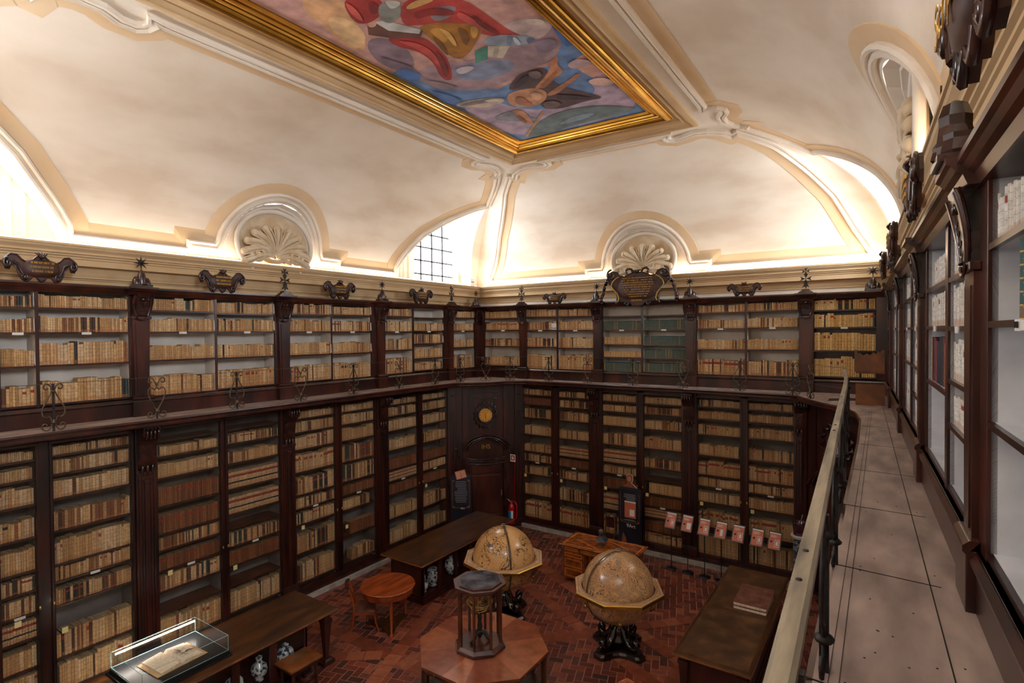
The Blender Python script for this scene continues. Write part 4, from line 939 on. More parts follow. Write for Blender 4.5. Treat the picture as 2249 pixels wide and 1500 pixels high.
# ---- books: the rows that show largest are single volumes, the rest one mass
ALLROWS.sort(key=lambda r: -r['score'])
near = [r for r in ALLROWS if r['fr'] is FU_R and r['s0'] < 7.3]
rest = [r for r in ALLROWS if r not in near]
KIND = {'p': 'parchment-bound', 'm': 'old', 'P': 'uniform pale parchment', 'b': 'brown calf', 't': 'teal gilt-banded', 'w': 'pale two-label', 'r': 'red-labelled vellum', 'y': 'yellow vellum', 'g': 'dark green gilt', 'n': 'white paper-covered', 'k': 'dark leather'}
def cname(c):
    r, g, b = [int(c[i:i+2], 16) for i in (0, 2, 4)]
    if r+g+b < 170: return 'near-black'
    if b > r: return 'dark teal'
    if g > r: return 'dark green'
    if r > 110 and g < 60: return 'crimson'
    if r > 200 and b > 190: return 'off-white'
    if r+g+b > 430: return 'parchment'
    return 'brown leather'
count = 0; stuff = MB(); 
def flush_row(r, single):
    global count
    bs = row_books(r); last = len(bs)
    rp = 'row of books on the '+r['place']
    ncol = {}
    for j, (s, wd, h, c, k) in enumerate(bs):
        lean = 0
        if single:
            mb = MB(r['fr']); add_book(mb, s, wd, r['z'], h, r['d0']+random.uniform(0, .012), r['dep'], c, k)
            o = mb.build('book', M['book']); jj = (last-1-j) if r['fr'] is FU_R else j
            pos = 'at the left end' if jj == 0 else ('at the right end' if jj == last-1 else '%d%s from left' % (jj+1, {1: 'st', 2: 'nd', 3: 'rd'}.get((jj+1) % 10, 'th') if not 10 < jj+1 < 14 else 'th'))
            tag(o, ('%s book %s, %s' % (cname(c), pos, r['place'])), 'book', rp); count += 1
        else: add_book(stuff, s, wd, r['z'], h, r['d0']+random.uniform(0, .012), r['dep'], c, k)
for r in near+rest:
    st = random.getstate(); n = len(row_books(r)); random.setstate(st)
    single = count+n <= 300
    if not single: stuff.fr = r['fr']
    flush_row(r, single)
o = stuff.build('shelved_books', M['book']); tag(o, 'mass of old bound volumes filling the remaining shelves', 'books', kind='stuff')
print('single books', count, 'verts in stuff', len(stuff.v))

# ---- wooden cornice of the upper cases
def wood_cornice(nm, fr, a, b, pils, label):
    prof = [(.05, 7.44), (-.03, 7.44), (-.045, 7.47), (-.06, 7.50), (-.10, 7.52), (-.13, 7.55), (-.16, 7.565), (-.16, 7.60), (.52, 7.607), (.52, 7.44)]
    if fr is FU_R: prof = [(d*.75 if d < 0 else d, z) for d, z in prof]
    mb = MB(fr); mb.prism_dz(prof, a, b)
    for p in pils:
        mb.prism_dz([(d-(.10 if fr is not FU_R else .05) if d < .04 else d, z+.004) for d, z in prof], p-.25, p+.25)
    o = mb.build('bookcase_cornice', M['wood']); tag(o, label, 'cornice', 'walnut cornices of the upper bookcases')
wood_cornice('', FU_L, .6, 16.3, [5.04, 8.21, 11.38, 14.52], 'moulded walnut cornice capping the upper bookcases of the left wall')
wood_cornice('', FU_B, -12.4, .2, [-10.72+.33, -7.56, -4.63, -1.67], 'moulded walnut cornice capping the upper bookcases of the back wall')
wood_cornice('', FU_R, .3, 16.2, [4.19, 7.34, 10.6, 13.85], 'moulded walnut cornice capping the upper bookcases of the right wall')

# ---- gallery decks with their fascia
def deck(poly, label):
    mb = MB(); mb.prism_xy(poly, G-.05, G)
    o = mb.build('gallery_deck', M['plank']); tag(o, label, 'gallery', 'wooden gallery decks'); return o
EDGE = [(-11.55, -.6), (-11.55, 12.4), (-11.50, 13.6), (-11.42, 13.95), (-11.05, 14.15), (-10.72, 14.62), (-10.50, 15.15), (-10.28, 15.42), (-9.9, 15.55), (-7.5, 15.62), (-4.7, 15.62), (-1.95, 15.36), (-1.76, 15.22), (-1.55, 14.75), (-1.25, 14.20), (-.92, 13.72), (-.62, 13.3), (-.44, 12.6), (-.33, 11.6), (-.29, 9.5), (-.28, 6), (-.27, 3), (-.22, -.6)]
dk = deck(EDGE[:4]+[(-12.35, 14.6), (-12.9, 14.6), (-12.9, -.6)], 'narrow plank gallery floor along the left wall')
deck(EDGE[3:11]+[(-4.7, 16.25), (-12.9, 16.4), (-12.9, 14.6), (-12.35, 14.6)], 'plank gallery floor turning the far left corner')
deck([EDGE[10], EDGE[11], (-1.9, 15.5), (-1.9, 16.25), (-4.7, 16.25)], 'plank gallery floor before the right part of the back bookcases')
RD = deck([(-1.9, 15.36)]+EDGE[12:]+[(.9, -.6), (.9, 3), (.5, 12), (.4, 16.25), (-1.9, 16.25)], 'worn wide-board walkway of the right gallery in the foreground')
mb = MB(); 
for y in (14.05, 12.75, 10.9, 9.15, 7.45, 5.9, 4.35, 2.85, 1.4):
    xa = -.30 if y < 12 else -.6
    mb.prism_xy([(xa, y-.006), (.30, y-.055), (.30, y-.045), (xa, y+.006)], G+.0005, G+.002)
x0 = lambda y: .36-.027*y
mb.prism_xy([(x0(0)-.003, 0), (x0(0)+.003, 0), (x0(15)+.003, 15), (x0(15)-.003, 15)], G+.0005, G+.002)
mb.prism_xy([(-.158, 0), (-.155, 0), (-.19, 13), (-.194, 13)], G+.0005, G+.002)
mb.prism_xy([(-.203, 0), (-.20, 0), (-.225, 13), (-.228, 13)], G+.0005, G+.002)
mb.build('board_seams', M['dark'], RD)
mb = MB(); random.seed(11)
for i in range(60):
    y = random.uniform(1.2, 12); xx = random.uniform(-.12, .38)-.01*y; mb.lathe([(.006, 0), (.005, .0015)], xx, y, 6, z0=G)
mb.build('nail_heads', M['dark'], RD)
random.seed(21)
def fascia():
    prof = [(0, 0), (.03, -.004), (.035, -.03), (.02, -.045), (.012, -.06), (.0, -.075), (.0, -.12), (-.02, -.135), (-.05, -.15), (-.10, -.155), (-.10, -.02)]
    mb = MB(); n = len(EDGE); rows = []
    for i in range(n):
        a = Vector(EDGE[max(0, i-1)]); b = Vector(EDGE[min(n-1, i+1)]); t = (b-a).normalized(); nn = Vector((t.y, -t.x)); p = Vector(EDGE[i])
        rows.append([(p.x+nn.x*d, p.y+nn.y*d, G+z) for d, z in prof])
    K = len(prof); mb.add([q for r in rows for q in r], [(i*K+k, i*K+(k+1) % K, (i+1)*K+(k+1) % K, (i+1)*K+k) for i in range(n-1) for k in range(K)], 0, raw=True)
    o = mb.build('gallery_fascia', M['wood']); tag(o, 'moulded walnut edge running round the gallery floor', 'fascia')
    mb = MB(); rows = []
    for i in range(n):
        a = Vector(EDGE[max(0, i-1)]); b = Vector(EDGE[min(n-1, i+1)]); t = (b-a).normalized(); nn = Vector((t.y, -t.x)); p = Vector(EDGE[i])
        rows.append([(p.x-nn.x*.06, p.y-nn.y*.06, G-.13), (p.x-nn.x*.5, p.y-nn.y*.5, G-.13)])
    mb.add([q for r in rows for q in r], [(i*2, i*2+1, i*2+3, i*2+2) for i in range(n-1)], 0, raw=True); mb.build('soffit', M['wood2'], o)
fascia()
# trap-door opening at the head of the stairs, far right corner
mb = MB(); mb.prism_xy([(-1.05, 14.35), (-.45, 14.75), (-.42, 15.3), (-1.05, 14.85)], G+.001, G+.004); o = mb.build('trapdoor_opening', M['dark']); tag(o, 'dark stair opening in the gallery floor at the far right corner', 'trapdoor')
mb = MB(); mb.box(-.52, .02, 13.95, 14.0, 5.75, 6.05)
pts = [(-.52, 6.05), (-.52, 6.22), (-.47, 6.22), (-.46, 6.14), (-.42, 6.16), (-.36, 6.10), (-.30, 6.15), (-.24, 6.11), (-.18, 6.17), (-.12, 6.13), (-.10, 6.20), (-.06, 6.15), (-.04, 6.21), (.02, 6.22), (.02, 6.05)]
mb.prism_sz(pts, 13.95, 14.0); mb.box(-.5, .03, 14.0, 14.5, 5.72, 5.75); mb.box(-.5, .03, 13.97, 14.0, 5.05, 5.5)
o = mb.build('jagged_screen_board', M['table_edge']); tag(o, 'low wooden screen with a jagged top edge at the end of the right gallery', 'screen')
# ================================================================ RAILINGS
def post(px, py, dirv, kind, label, group, back):
    """wrought iron baluster between the wires; dirv = direction along the rail"""
    root = thing('railing_post', label, 'railing post', (px, py, G), group)
    d = Vector(dirv).normalized(); fr = Fr((px, py), (d.x, d.y), (-d.y, d.x)); H = .80; k = 1.0
    if kind == 'A':
        mb = MB(fr); mb.box(-.016, .016, -.012, .012, G, G+H); mb.build('upright', M['iron'], root)
        cv = [[(.02, .70), (.045, .77), (.09, .80), (.125, .77), (.12, .72), (.09, .71), (.075, .735)],
              [(.02, .68), (.06, .58), (.12, .46), (.155, .36), (.145, .27), (.10, .24), (.06, .25), (.04, .22), (.02, .17)],
              [(.02, .13), (.05, .05), (.10, .02), (.15, .05), (.155, .11), (.12, .135), (.09, .11), (.10, .08)]]
    else:
        mb = MB(fr); mb.box(-.012, .012, -.01, .01, G, G+.20); mb.build('upright', M['iron'], root)
        cv = [[(.0, .62), (.03, .70), (.08, .78), (.13, .78), (.145, .72), (.11, .69), (.08, .72)],
              [(.0, .62), (.04, .56), (.09, .60), (.14, .57), (.15, .48), (.11, .36), (.05, .24), (.015, .17)],
              [(.01, .13), (.05, .05), (.10, .02), (.15, .05), (.155, .11), (.12, .135), (.09, .11), (.10, .08)]]
    mb = MB(fr)
    for c in cv:
        q = [Vector((a, 0, z)) for a, z in c]; sm = []
        for i in range(len(q)-1):
            p0 = q[max(0, i-1)]; p1 = q[i]; p2 = q[i+1]; p3 = q[min(len(q)-1, i+2)]
            for t in (0, .25, .5, .75):
                sm.append(.5*((2*p1)+(p2-p0)*t+(2*p0-5*p1+4*p2-p3)*t*t+(3*p1-p0-3*p2+p3)*t**3))
        sm.append(q[-1])
        for s_ in (-1, 1): mb.tube([(p.x*s_, 0, G+p.z) for p in sm], .0115, 6)
    mb.build('scrolls', M['bronze'], root)
    mb = MB(fr); mb.lathe([(.012, 0), (.045, .012), (.05, .03), (.02, .045), (.026, .055), (.012, .075)], 0, 0, 8, z0=G+.125)
    mb.lathe([(.012, 0), (.03, .01), (.035, .025), (.014, .04)], 0, 0, 8, z0=G+.655); mb.build('collar', M['bronze'], root)
def lab(i, side): return 'wrought iron scroll baluster of the %s railing, %s' % (side, i)
nthp = ['nearest to the camera', 'second along', 'third along', 'fourth along', 'fifth along', 'sixth along', 'seventh along', 'eighth along', 'ninth along']
for i, y in enumerate((1.85, 3.43, 5.03, 6.62, 8.20, 9.80, 11.45, 13.0)):
    post(-11.62, y, (0, 1), 'AB'[(i+1) % 2] if 1 else 'A', lab(nthp[i], 'left'), 'scroll balusters of the left railing', 0)
for i, (x, y, dx, dy, k) in enumerate(((-11.45, 14.03, .3, 1, 'A'), (-10.93, 14.72, .7, .7, 'B'), (-10.42, 15.40, .8, .5, 'A'))):
    post(x, y, (dx, dy), k, 'wrought iron scroll baluster over the corner door, %s' % ['left', 'middle', 'right, with a padlock'][i], 'scroll balusters over the corner door', 0)
for i, x in enumerate((-9.05, -7.66, -6.18, -4.69, -3.18, -1.86)):
    post(x, 15.62 if x < -3 else 15.58-.3*(x+3.18), (1, 0), 'AB'[i % 2] if i < 5 else 'A', lab(nthp[i].replace('nearest to the camera', 'first from the left corner'), 'back'), 'scroll balusters of the back railing', 0)
post(-1.42, 14.62, (.5, -.8), 'B', 'wrought iron scroll baluster on the curved far right corner of the gallery', 'scroll balusters of the right corner', 0)
mb = MB(); pl = [(-11.62, -.5), (-11.62, 12.9), (-11.45, 14.03), (-10.93, 14.72), (-10.42, 15.40), (-9.05, 15.62), (-4.69, 15.62), (-3.18, 15.6), (-1.86, 15.2), (-1.42, 14.62), (-.95, 13.9), (-.64, 13.55)]
for z in (G+.80, G+.36): mb.tube([(x, y, z) for x, y in pl], .0045, 5)
o = mb.build('railing_wires', M['wire']); tag(o, 'two thin wires strung between the scroll balusters round the gallery', 'wire')
# foreground railing of the right gallery
rx = lambda y: -.158-.033*y
root = thing('gallery_handrail', 'weathered beam handrail on iron posts along the right gallery, in the foreground', 'railing', (-.3, 6, G+.0))
mb = MB(); v = []
ys = [.2, 2, 4, 6, 8, 10, 11.5, 12.6, 13.3, 13.7]; n = len(ys)
prof = [(-.034, .74), (-.030, .775), (-.015, .782), (.022, .782), (.034, .768), (.034, .735)]
for y in ys:
    x = rx(y)+(0 if y < 11 else -.03*(y-11))
    for dx, z in prof: v.append((x+dx, y, G+z))
K = len(prof); mb.add(v, [(i*K+k, i*K+(k+1) % K, (i+1)*K+(k+1) % K, (i+1)*K+k) for i in range(n-1) for k in range(K)]+[tuple(range(K)), tuple(range(n*K-1, n*K-K-1, -1))], 0)
mb.build('beam', M['railtop'], root)
for y in (2.02, 2.30, 5.2, 5.5, 7.9):
    mb = MB(); mb.lathe([(.011, 0), (.010, .004), (.004, .006)], rx(y)-.005, y, 8, z0=G+.782); mb.build('bolt_head', M['iron'], root)
for i, y in enumerate((1.55, 2.95, 4.35, 5.95, 7.5, 9.1, 10.7, 12.2)):
    x = rx(y)+.018 if y < 11 else rx(y)-.02; mb = MB()
    mb.box(x-.012, x+.028, y-.015, y+.015, G-.16, G+.74)
    for z in (G+.13, G+.62): mb.lathe([(.02, 0), (.042, .014), (.045, .03), (.024, .048)], x+.008, y, 8, z0=z)
    # scroll straps each side of the post
    for s_ in (-1, 1):
        pts = [(.02, .70), (.06, .60), (.12, .46), (.14, .36), (.11, .27), (.05, .24), (.02, .17)]
        mb.tube([(x+.008, y+s_*a, G+z) for a, z in pts], .012, 6)
        mb.tube([(x+.008, y+s_*a, G+z) for a, z in [(.02, .13), (.06, .04), (.12, .03), (.15, .09), (.11, .12)]], .012, 6)
    mb.build('iron_post', M['iron'], root)

# ================================================================ ORNAMENTS ON THE CORNICE
def star(fr, s, z, d, kind, label):
    c = fr.P(s, d, z); root = thing('carved_finial', label, 'finial', c, 'finials on the cornice')
    if kind == 'mount':
        mb = MB(fr)
        mb.box(s-.17, s+.17, d-.09, d+.09, z, z+.045)
        for a, r, h, q in ((-.085, .075, .20, 0), (.085, .075, .19, 0), (0, .075, .33, -.01), (.02, .05, .10, -.07)):
            mb.lathe([(r*1.05, .04), (r*1.1, h*.35), (r*.9, h*.7), (r*.55, h*.95), (r*.2, h)], s+a, d+q, 9, z0=z)
        mb.build('rocky_mount', M['carved'], root)
        zc = z+.47; arms = [(math.cos(i*PI/4+PI/8*0), math.sin(i*PI/4)) for i in range(8)]; R = .135
        mb = MB(fr); mb.tube([(s, d, z+.30), (s, d, zc)], .009, 6)
        for i, (a, b) in enumerate(arms):
            mb.tube([(s, d, zc), (s+a*R*.35, d, zc+b*R*.35), (s+a*R, d, zc+b*R)], [.022, .017, .003], 5)
        mb.tube([(s, d-.10, zc), (s, d, zc)], [.003, .02], 5); mb.build('eight_pointed_star', M['iron'], root)
    else:
        mb = MB(fr); mb.prism_sz([(s-.19, z), (s+.19, z), (s+.13, z+.05), (s+.09, z+.06), (s+.08, z+.10), (s-.08, z+.10), (s-.09, z+.06), (s-.13, z+.05)], d-.08, d+.08); mb.build('base', M['carved'], root)
        def cross(zc, R, w):
            for k in range(4):
                a = k*PI/2; u = (math.cos(a), math.sin(a)); p = (-u[1], u[0])
                q = [(0, 0), (u[0]*R+p[0]*w, u[1]*R+p[1]*w), (u[0]*R*.72, u[1]*R*.72), (u[0]*R-p[0]*w, u[1]*R-p[1]*w)]
                mb.prism_sz([(s+x, zc+y) for x, y in q], d-.012, d+.012)
        mb = MB(fr); mb.tube([(s, d, z+.10), (s, d, z+.62)], .009, 6)
        mb.prism_sz([(s, z+.30), (s-.085, z+.14), (s-.03, z+.17), (s, z+.12), (s+.03, z+.17), (s+.085, z+.14)], d-.012, d+.012)
        cross(z+.37, .135, .055); cross(z+.56, .095, .04); mb.build('double_cross', M['iron'], root)
ZC = 7.611
for fr, lst, side in ((FU_L, ((5.04, 'mount'), (8.21, 'cross'), (11.38, 'mount'), (14.52, 'cross'), (16.0, 'mount')), 'left'),
                      (FU_B, ((-10.39, 'cross'), (-7.56, 'mount'), (-4.63, 'mount'), (-1.67, 'cross'), (-.22, 'mount')), 'back')):
    for i, (s, k) in enumerate(lst):
        pos = {'left': ['above the nearest pilaster', 'above the second pilaster', 'above the third pilaster', 'above the fourth pilaster', 'in the corner'], 'back': ['beside the left corner', 'left of the large cartouche', 'right of the large cartouche', 'above the right pilaster', 'next to the right wall']}[side][i]
        star(fr, s, ZC, -.10 if s < 15.9 else .0, k, 'carved %s, %s cornice, %s' % ('rocky mount with spiky star' if k == 'mount' else 'stacked star crosses', side, pos))
for i, s in enumerate((4.19, 10.6)):
    fr = FU_R; root = thing('carved_finial', 'bulbous carved walnut mount on the right wall cornice, %s' % ['the near one'][0] if i == 0 else 'bulbous carved walnut mount on the right wall cornice, far one', 'finial', fr.P(s, -.10, ZC), 'finials on the cornice')
    mb = MB(fr); mb.box(s-.17, s+.17, -.20, .02, ZC, ZC+.04)
    for a, r, h, q in ((-.07, .08, .22, -.09), (.07, .08, .24, -.07), (0, .085, .38, -.10), (.03, .07, .16, -.14)):
        mb.lathe([(r, .04), (r*1.12, h*.3), (r*.95, h*.6), (r*.98, h*.75), (r*.7, h*.94), (r*.2, h)], s+a, q, 7, z0=ZC, smooth=False)
    mb.build('rocky_mount', M['carved'], root)

def cartouche(fr, s, z, d, sc, label, lines=3, big=False, inscr=None, sx=1.0):
    s_mid = s; base = fr; fr = Fr(base.o, base.u, base.n); fr.P = (lambda a, d_, z_: base.P(s_mid+(a-s_mid)*sx, d_, z_))
    root = thing('carved_cartouche', label, 'cartouche', fr.P(s, d, z), 'carved cartouches on the cornice')
    # half outline (right side) from bottom middle to top middle
    h = [(0, 0), (.06, .03), (.10, .09), (.16, .10), (.20, .05), (.27, .0), (.36, .03), (.42, .12), (.44, .20), (.50, .26), (.56, .25), (.58, .19), (.64, .19), (.68, .28), (.64, .38), (.54, .43), (.44, .42), (.36, .35), (.28, .31), (.20, .32), (.13, .37), (.08, .41), (0, .43)]
    if big: h = [(0, -.06), (.14, -.04), (.20, .04), (.34, .06), (.50, .07), (.60, .10), (.56, .25), (.62, .42), (.78, .55), (.88, .68), (.84, .84), (.70, .90), (.56, .86), (.50, .76), (.36, .74), (.24, .80), (.12, .84), (0, .84)]
    out = [(s+a*sc, z+b*sc) for a, b in h]+[(s-a*sc, z+b*sc) for a, b in reversed(h[1:-1])]
    n = len(out); cx = s; cz = z+(.22 if not big else .42)*sc
    mb = MB(fr); mb.prism_sz(out, d-.05*sc, d)
    # bulging inscribed field
    rx_, rz_ = (.36*sc, .15*sc) if not big else (.56*sc, .33*sc); zc_ = cz-.0*sc; n2 = 28; rings = []
    for f, dd in ((1.0, .05), (.85, .085), (.5, .105), (.02, .11)): rings += [(cx+rx_*f*math.copysign(abs(math.cos(2*PI*k/n2))**.7, math.cos(2*PI*k/n2)), d-dd*sc*.9, zc_+rz_*f*math.copysign(abs(math.sin(2*PI*k/n2))**.7, math.sin(2*PI*k/n2))) for k in range(n2)]
    mb.add(rings, [(i*n2+k, i*n2+(k+1) % n2, (i+1)*n2+(k+1) % n2, (i+1)*n2+k) for i in range(3) for k in range(n2)], 0, smooth=True); mb.build('field', M['carved_field'], root)
    mb = MB(fr)
    for q in (-1, 1):
        e = (.61, .28) if not big else (.74, .80)
        mb.tube([(s+q*(a-s), d-.06*sc, zz) for a, _, zz in [(p[0], 0, p[2]) for p in spiral((s+e[0]*sc*1.0, z+e[1]*sc), .085*sc if not big else .15*sc, 1.3, n=18, start=PI*.5, sgn=-1)]], .028*sc, 6)
        e = (.30, .07) if not big else (.30, .0)
        mb.tube([(s+q*(a-s), d-.05*sc, zz) for a, _, zz in spiral((s+e[0]*sc, z+e[1]*sc), .065*sc, 1.2, n=16, start=0, sgn=1)], .022*sc, 6)
        mb.tube([(s+q*(a-s), d-.06*sc, zz) for a, zz in [(s+x*sc, z+y*sc) for x, y in ([(.34, .10), (.40, .20), (.43, .27), (.52, .31)] if not big else [(.60, .02), (.57, .2), (.62, .38), (.76, .52), (.86, .66)])]], .024*sc, 6)
        if big: mb.tube([(s+q*x*sc, d-.07*sc, z+y*sc) for x, y in [(.12, .84), (.16, .93), (.26, .95), (.33, .88), (.28, .81)]], .035*sc, 7)
    top = .42 if not big else .86
    for q in range(-2, 3): mb.tube([(s, d-.05*sc, z+(top-.04)*sc), (s+q*.035*sc, d-.09*sc, z+(top+.02)*sc), (s+q*.06*sc, d-.06*sc, z+(top+.07-.01*abs(q))*sc)], [.02*sc, .02*sc, .008*sc], 5)
    mb.tube([(a, d-.045*sc, b) for a, b in out], .018*sc, 5, closed=True)
    mb.build('carved_rim', M['carved'], root)
    if big:
        mb = MB(fr); pts = [(.46, .74), (.54, .70), (.63, .60), (.66, .50), (.60, .40), (.50, .28), (.46, .14), (.50, .06)]
        for q in (-1, 1): mb.tube([(s+q*x*sc*1.12, d-.085*sc, z+y*sc) for x, y in pts], .014*sc, 5)
        mb.build('gilt_fillet', M['goldpaint'], root)
        mb = MB(fr)
        for q in (-1, 1):
            for i in range(26):
                t = i/25; x = .86+.14*math.sin(t*2.6)+.12*t*t; y = .62-.62*t+.05*math.sin(t*9)
                mb.ball((s+q*x*sc, d-.03-.03*math.sin(i*2), z+y*sc+.03), .05+.018*math.sin(i*1.7), 6)
        mb.build('flower_garland', M['carved'], root)
    # gilt lettering: rows of small strokes, too fine to read
    mb = MB(fr); rnd = random.Random(int(abs(s)*100))
    rows = lines if not big else 9
    for i in range(rows):
        zz = cz+(.09-.07*i)*sc if not big else cz+(.27-.062*i)*sc
        hw = (.24-.02*i)*sc if not big else (.44-.035*max(0, i-3))*sc
        x = -hw
        while x < hw:
            wd = rnd.uniform(.006, .016)*(1.5 if big else 1); hgt = (.017 if not big else .013)*sc
            if rnd.random() > .16: mb.box(s+x, s+x+wd*.45, d-.104*sc, d-.09*sc, zz-hgt, zz+hgt)
            x += wd*1.3
    if not inscr: mb.build('gilt_lettering', M['goldpaint'], root)
    return root
for i, s in enumerate((3.45, 6.62, 9.80, 12.95)):
    cartouche(FU_L, s, ZC-.02, -.13, 1.05, 'small carved walnut cartouche with gilt lettering on the left cornice, %s of four' % ['nearest', 'second', 'third', 'farthest'][i], sx=.70)
for i, s in enumerate((-9.05, -3.15)):
    cartouche(FU_B, s, ZC-.02, -.13, .80, 'small carved walnut cartouche on the back cornice, %s the large one' % ['left of', 'right of'][i], sx=.80)
bigc = cartouche(FU_B, -6.15, ZC-.12, -.20, 1.12, 'large carved cartouche with gilt inscription and flower garlands, middle of the back wall', big=True)
text('SALMONI', .08, FU_B.P(-6.15, -.33, ZC-.02), PI/2, 0, M['goldpaint'], bigc)
for i, s in enumerate((2.55, 5.75, 9.0, 12.2)):
    c = cartouche(FU_R, s, ZC-.02, -.16 if i else -.19, 1.0 if i else 1.15, 'dark carved cartouche standing on the right cornice, %s' % ['at the top right picture corner', 'second nearest', 'third nearest', 'farthest'][i], inscr='x' if i == 0 else None, sx=.72)
    if i == 0: text('Script', .26, FU_R.P(s+.12, -.31, ZC+.27), PI/2, -PI/2+.03, M['goldpaint'], c)
# ================================================================ CORNER DOOR AND CLOCK
mb = MB(F_C)
mb.box(-.25, LC+.25, .0, .3, 0, 4.9)
for a, b in ((.02, .30), (LC-.30, LC-.02), (.52, .70), (LC-.70, LC-.52)): mb.box(a, b, -.07, .02, .1, 4.9)
for a, b in ((.12, .16), (.20, .24), (LC-.24, LC-.20), (LC-.16, LC-.12)): mb.box(a, b, -.09, -.06, .5, 4.0)
mb.box(-.05, LC+.05, -.10, .02, 0, .28)
cw = mb.build('wall_corner_panelling', M['wood2'], None, .006); struct(cw)
CX = LC/2
mb = MB(F_C)
for r, z0, th in ((.78, 2.52, .07), (.70, 2.48, .045), (.86, 2.60, .03)):
    mb.tube([(CX+r*math.sin(a), -.08-.06*math.cos(a), z0+.62*math.cos(a)-.02) for a in [-1.25+2.5*i/20 for i in range(21)]], th*.6, 6)
for z in (2.42, 2.36, 2.24): mb.tube([(CX-.68+1.36*i/12, -.07-.07*math.sin(PI*i/12), z-.05*math.sin(PI*i/12)) for i in range(13)], .024, 6)
for q in (-1, 1):
    mb.box(CX+q*.66-.06, CX+q*.66+.06, -.11, 0, .3, 2.4)
    mb.tube([(CX+q*(1.02+.10*math.cos(a)), -.06, 2.35+.42*math.sin(a)) for a in [.2+2.7*i/12 for i in range(13)]], .025, 6)
    mb.tube([(CX+q*1.13, -.12, 4.55+.0*i) for i in range(2)], .06, 6)
mb.build('door_surround', M['carved'], cw)
mb = MB(F_C); mb.box(CX-.58, CX+.58, -.05, .0, .15, 2.25)
for q in ((CX-.50, CX+.50, 1.9, 2.15), (CX-.50, CX+.50, .55, 1.82), (CX-.50, CX+.50, .22, .48)): mb.box(q[0], q[1], -.075, -.04, q[2], q[3]); 
dr = mb.build('door_1', M['wood'], None, .012); struct(dr)
mb = MB(F_C); mb.box(CX+.50, CX+.54, -.09, -.07, 1.1, 1.3); mb.ball((CX+.52, -.11, 1.22), .025, 8); mb.build('door_handle', M['brass'], dr)
text('IHS', .22, F_C.P(CX, -.035, 2.78), PI/2, math.atan2(_d.y, _d.x), M['goldpaint'], cw)
clk = thing('wall_clock', 'round amber-faced clock in a carved dark frame above the corner door', 'clock', F_C.P(CX, 0, 3.5))
mb = MB(F_C); n = 40
def disc(mb, c, r, d, m=0, n=40): mb.add([(c[0]+r*math.cos(2*PI*i/n), d, c[1]+r*math.sin(2*PI*i/n)) for i in range(n)], [tuple(range(n))], m)
disc(mb, (CX, 3.86), .235, -.05); M['clockface'] = mat('clock_face', 'C98528', 'DFA040', (5, 5, 5), .4); mb.build('clock_face', M['clockface'], clk)
mb = MB(F_C); mb.tube([(CX+.26*math.cos(a), -.05, 3.86+.26*math.sin(a)) for a in [i*PI/18 for i in range(36)]], .035, 8, closed=True)
for i in range(16):
    a = i*PI/8; mb.tube([(CX+.33*math.cos(a), -.03, 3.86+.36*math.sin(a)), (CX+.42*math.cos(a+.25), -.04, 3.86+.48*math.sin(a+.25)), (CX+.37*math.cos(a+.45), -.02, 3.86+.42*math.sin(a+.45))], [.02, .03, .01], 5)
mb.box(CX-.42, CX+.42, -.05, 0, 4.42, 4.48); mb.box(CX-.40, CX+.40, -.04, 0, 4.60, 4.64)
mb.build('carved_frame', M['carved'], clk)
mb = MB(F_C)
for i in range(12):
    a = i*PI/6; r0, r1 = .165, .205; p = (-math.sin(a)*.008, math.cos(a)*.008)
    mb.add([(CX+r0*math.cos(a)+p[0], -.053, 3.86+r0*math.sin(a)+p[1]), (CX+r1*math.cos(a)+p[0], -.053, 3.86+r1*math.sin(a)+p[1]), (CX+r1*math.cos(a)-p[0], -.053, 3.86+r1*math.sin(a)-p[1]), (CX+r0*math.cos(a)-p[0], -.053, 3.86+r0*math.sin(a)-p[1])], [(0, 1, 2, 3)])
mb.tube([(CX, -.056, 3.86), (CX, -.056, 3.74)], .008, 5); mb.tube([(CX, -.056, 3.86), (CX+.0, -.056, 3.91)], .006, 5)
mb.build('numerals_and_hands', M['ink'], clk)
# second corner, far right, with its blue-faced clock
a2 = Vector((-1.75, 16.0)); b2 = Vector((-.15, 14.6)); d2 = (b2-a2).normalized(); F_D = Fr(tuple(a2), tuple(d2), (-d2.y, d2.x)); L2 = (b2-a2).length
mb = MB(F_D); mb.box(-.2, L2+.3, .0, .3, 0, 4.98)
for a in (.05, .34, L2-.25): mb.box(a, a+.16, -.06, .02, .1, 4.9)
cw2 = mb.build('wall_corner_panelling_right', M['wood2'], None, .006); struct(cw2)
mb = MB(F_D); 
for r in (.78, .66): mb.tube([(L2/2+r*math.sin(a), -.09, 2.6+.66*math.cos(a)) for a in [-1.3+2.6*i/18 for i in range(19)]], .04, 6)
mb.build('door_surround', M['carved'], cw2)
ck2 = thing('wall_clock', 'pale-faced clock in a carved frame, half hidden behind the foreground handrail', 'clock', F_D.P(L2/2, 0, 3.6))
mb = MB(F_D); disc(mb, (L2/2+.08, 3.95), .26, -.05); M['clockblue'] = mat('pale_clock_face', '6E7E84', 'B9B49E', (9, 9, 9), .35); mb.build('clock_face', M['clockblue'], ck2)
mb = MB(F_D); mb.tube([(L2/2+.08+.29*math.cos(a), -.05, 3.95+.29*math.sin(a)) for a in [i*PI/18 for i in range(36)]], .04, 8, closed=True)
for i in range(14):
    a = i*PI/7; mb.tube([(L2/2+.08+.36*math.cos(a), -.05, 3.95+.38*math.sin(a)), (L2/2+.08+.5*math.cos(a+.25), -.08, 3.95+.5*math.sin(a+.25)), (L2/2+.08+.42*math.cos(a+.45), -.03, 3.95+.44*math.sin(a+.45))], [.03, .045, .012], 5)
mb.build('carved_frame', M['carved'], ck2)
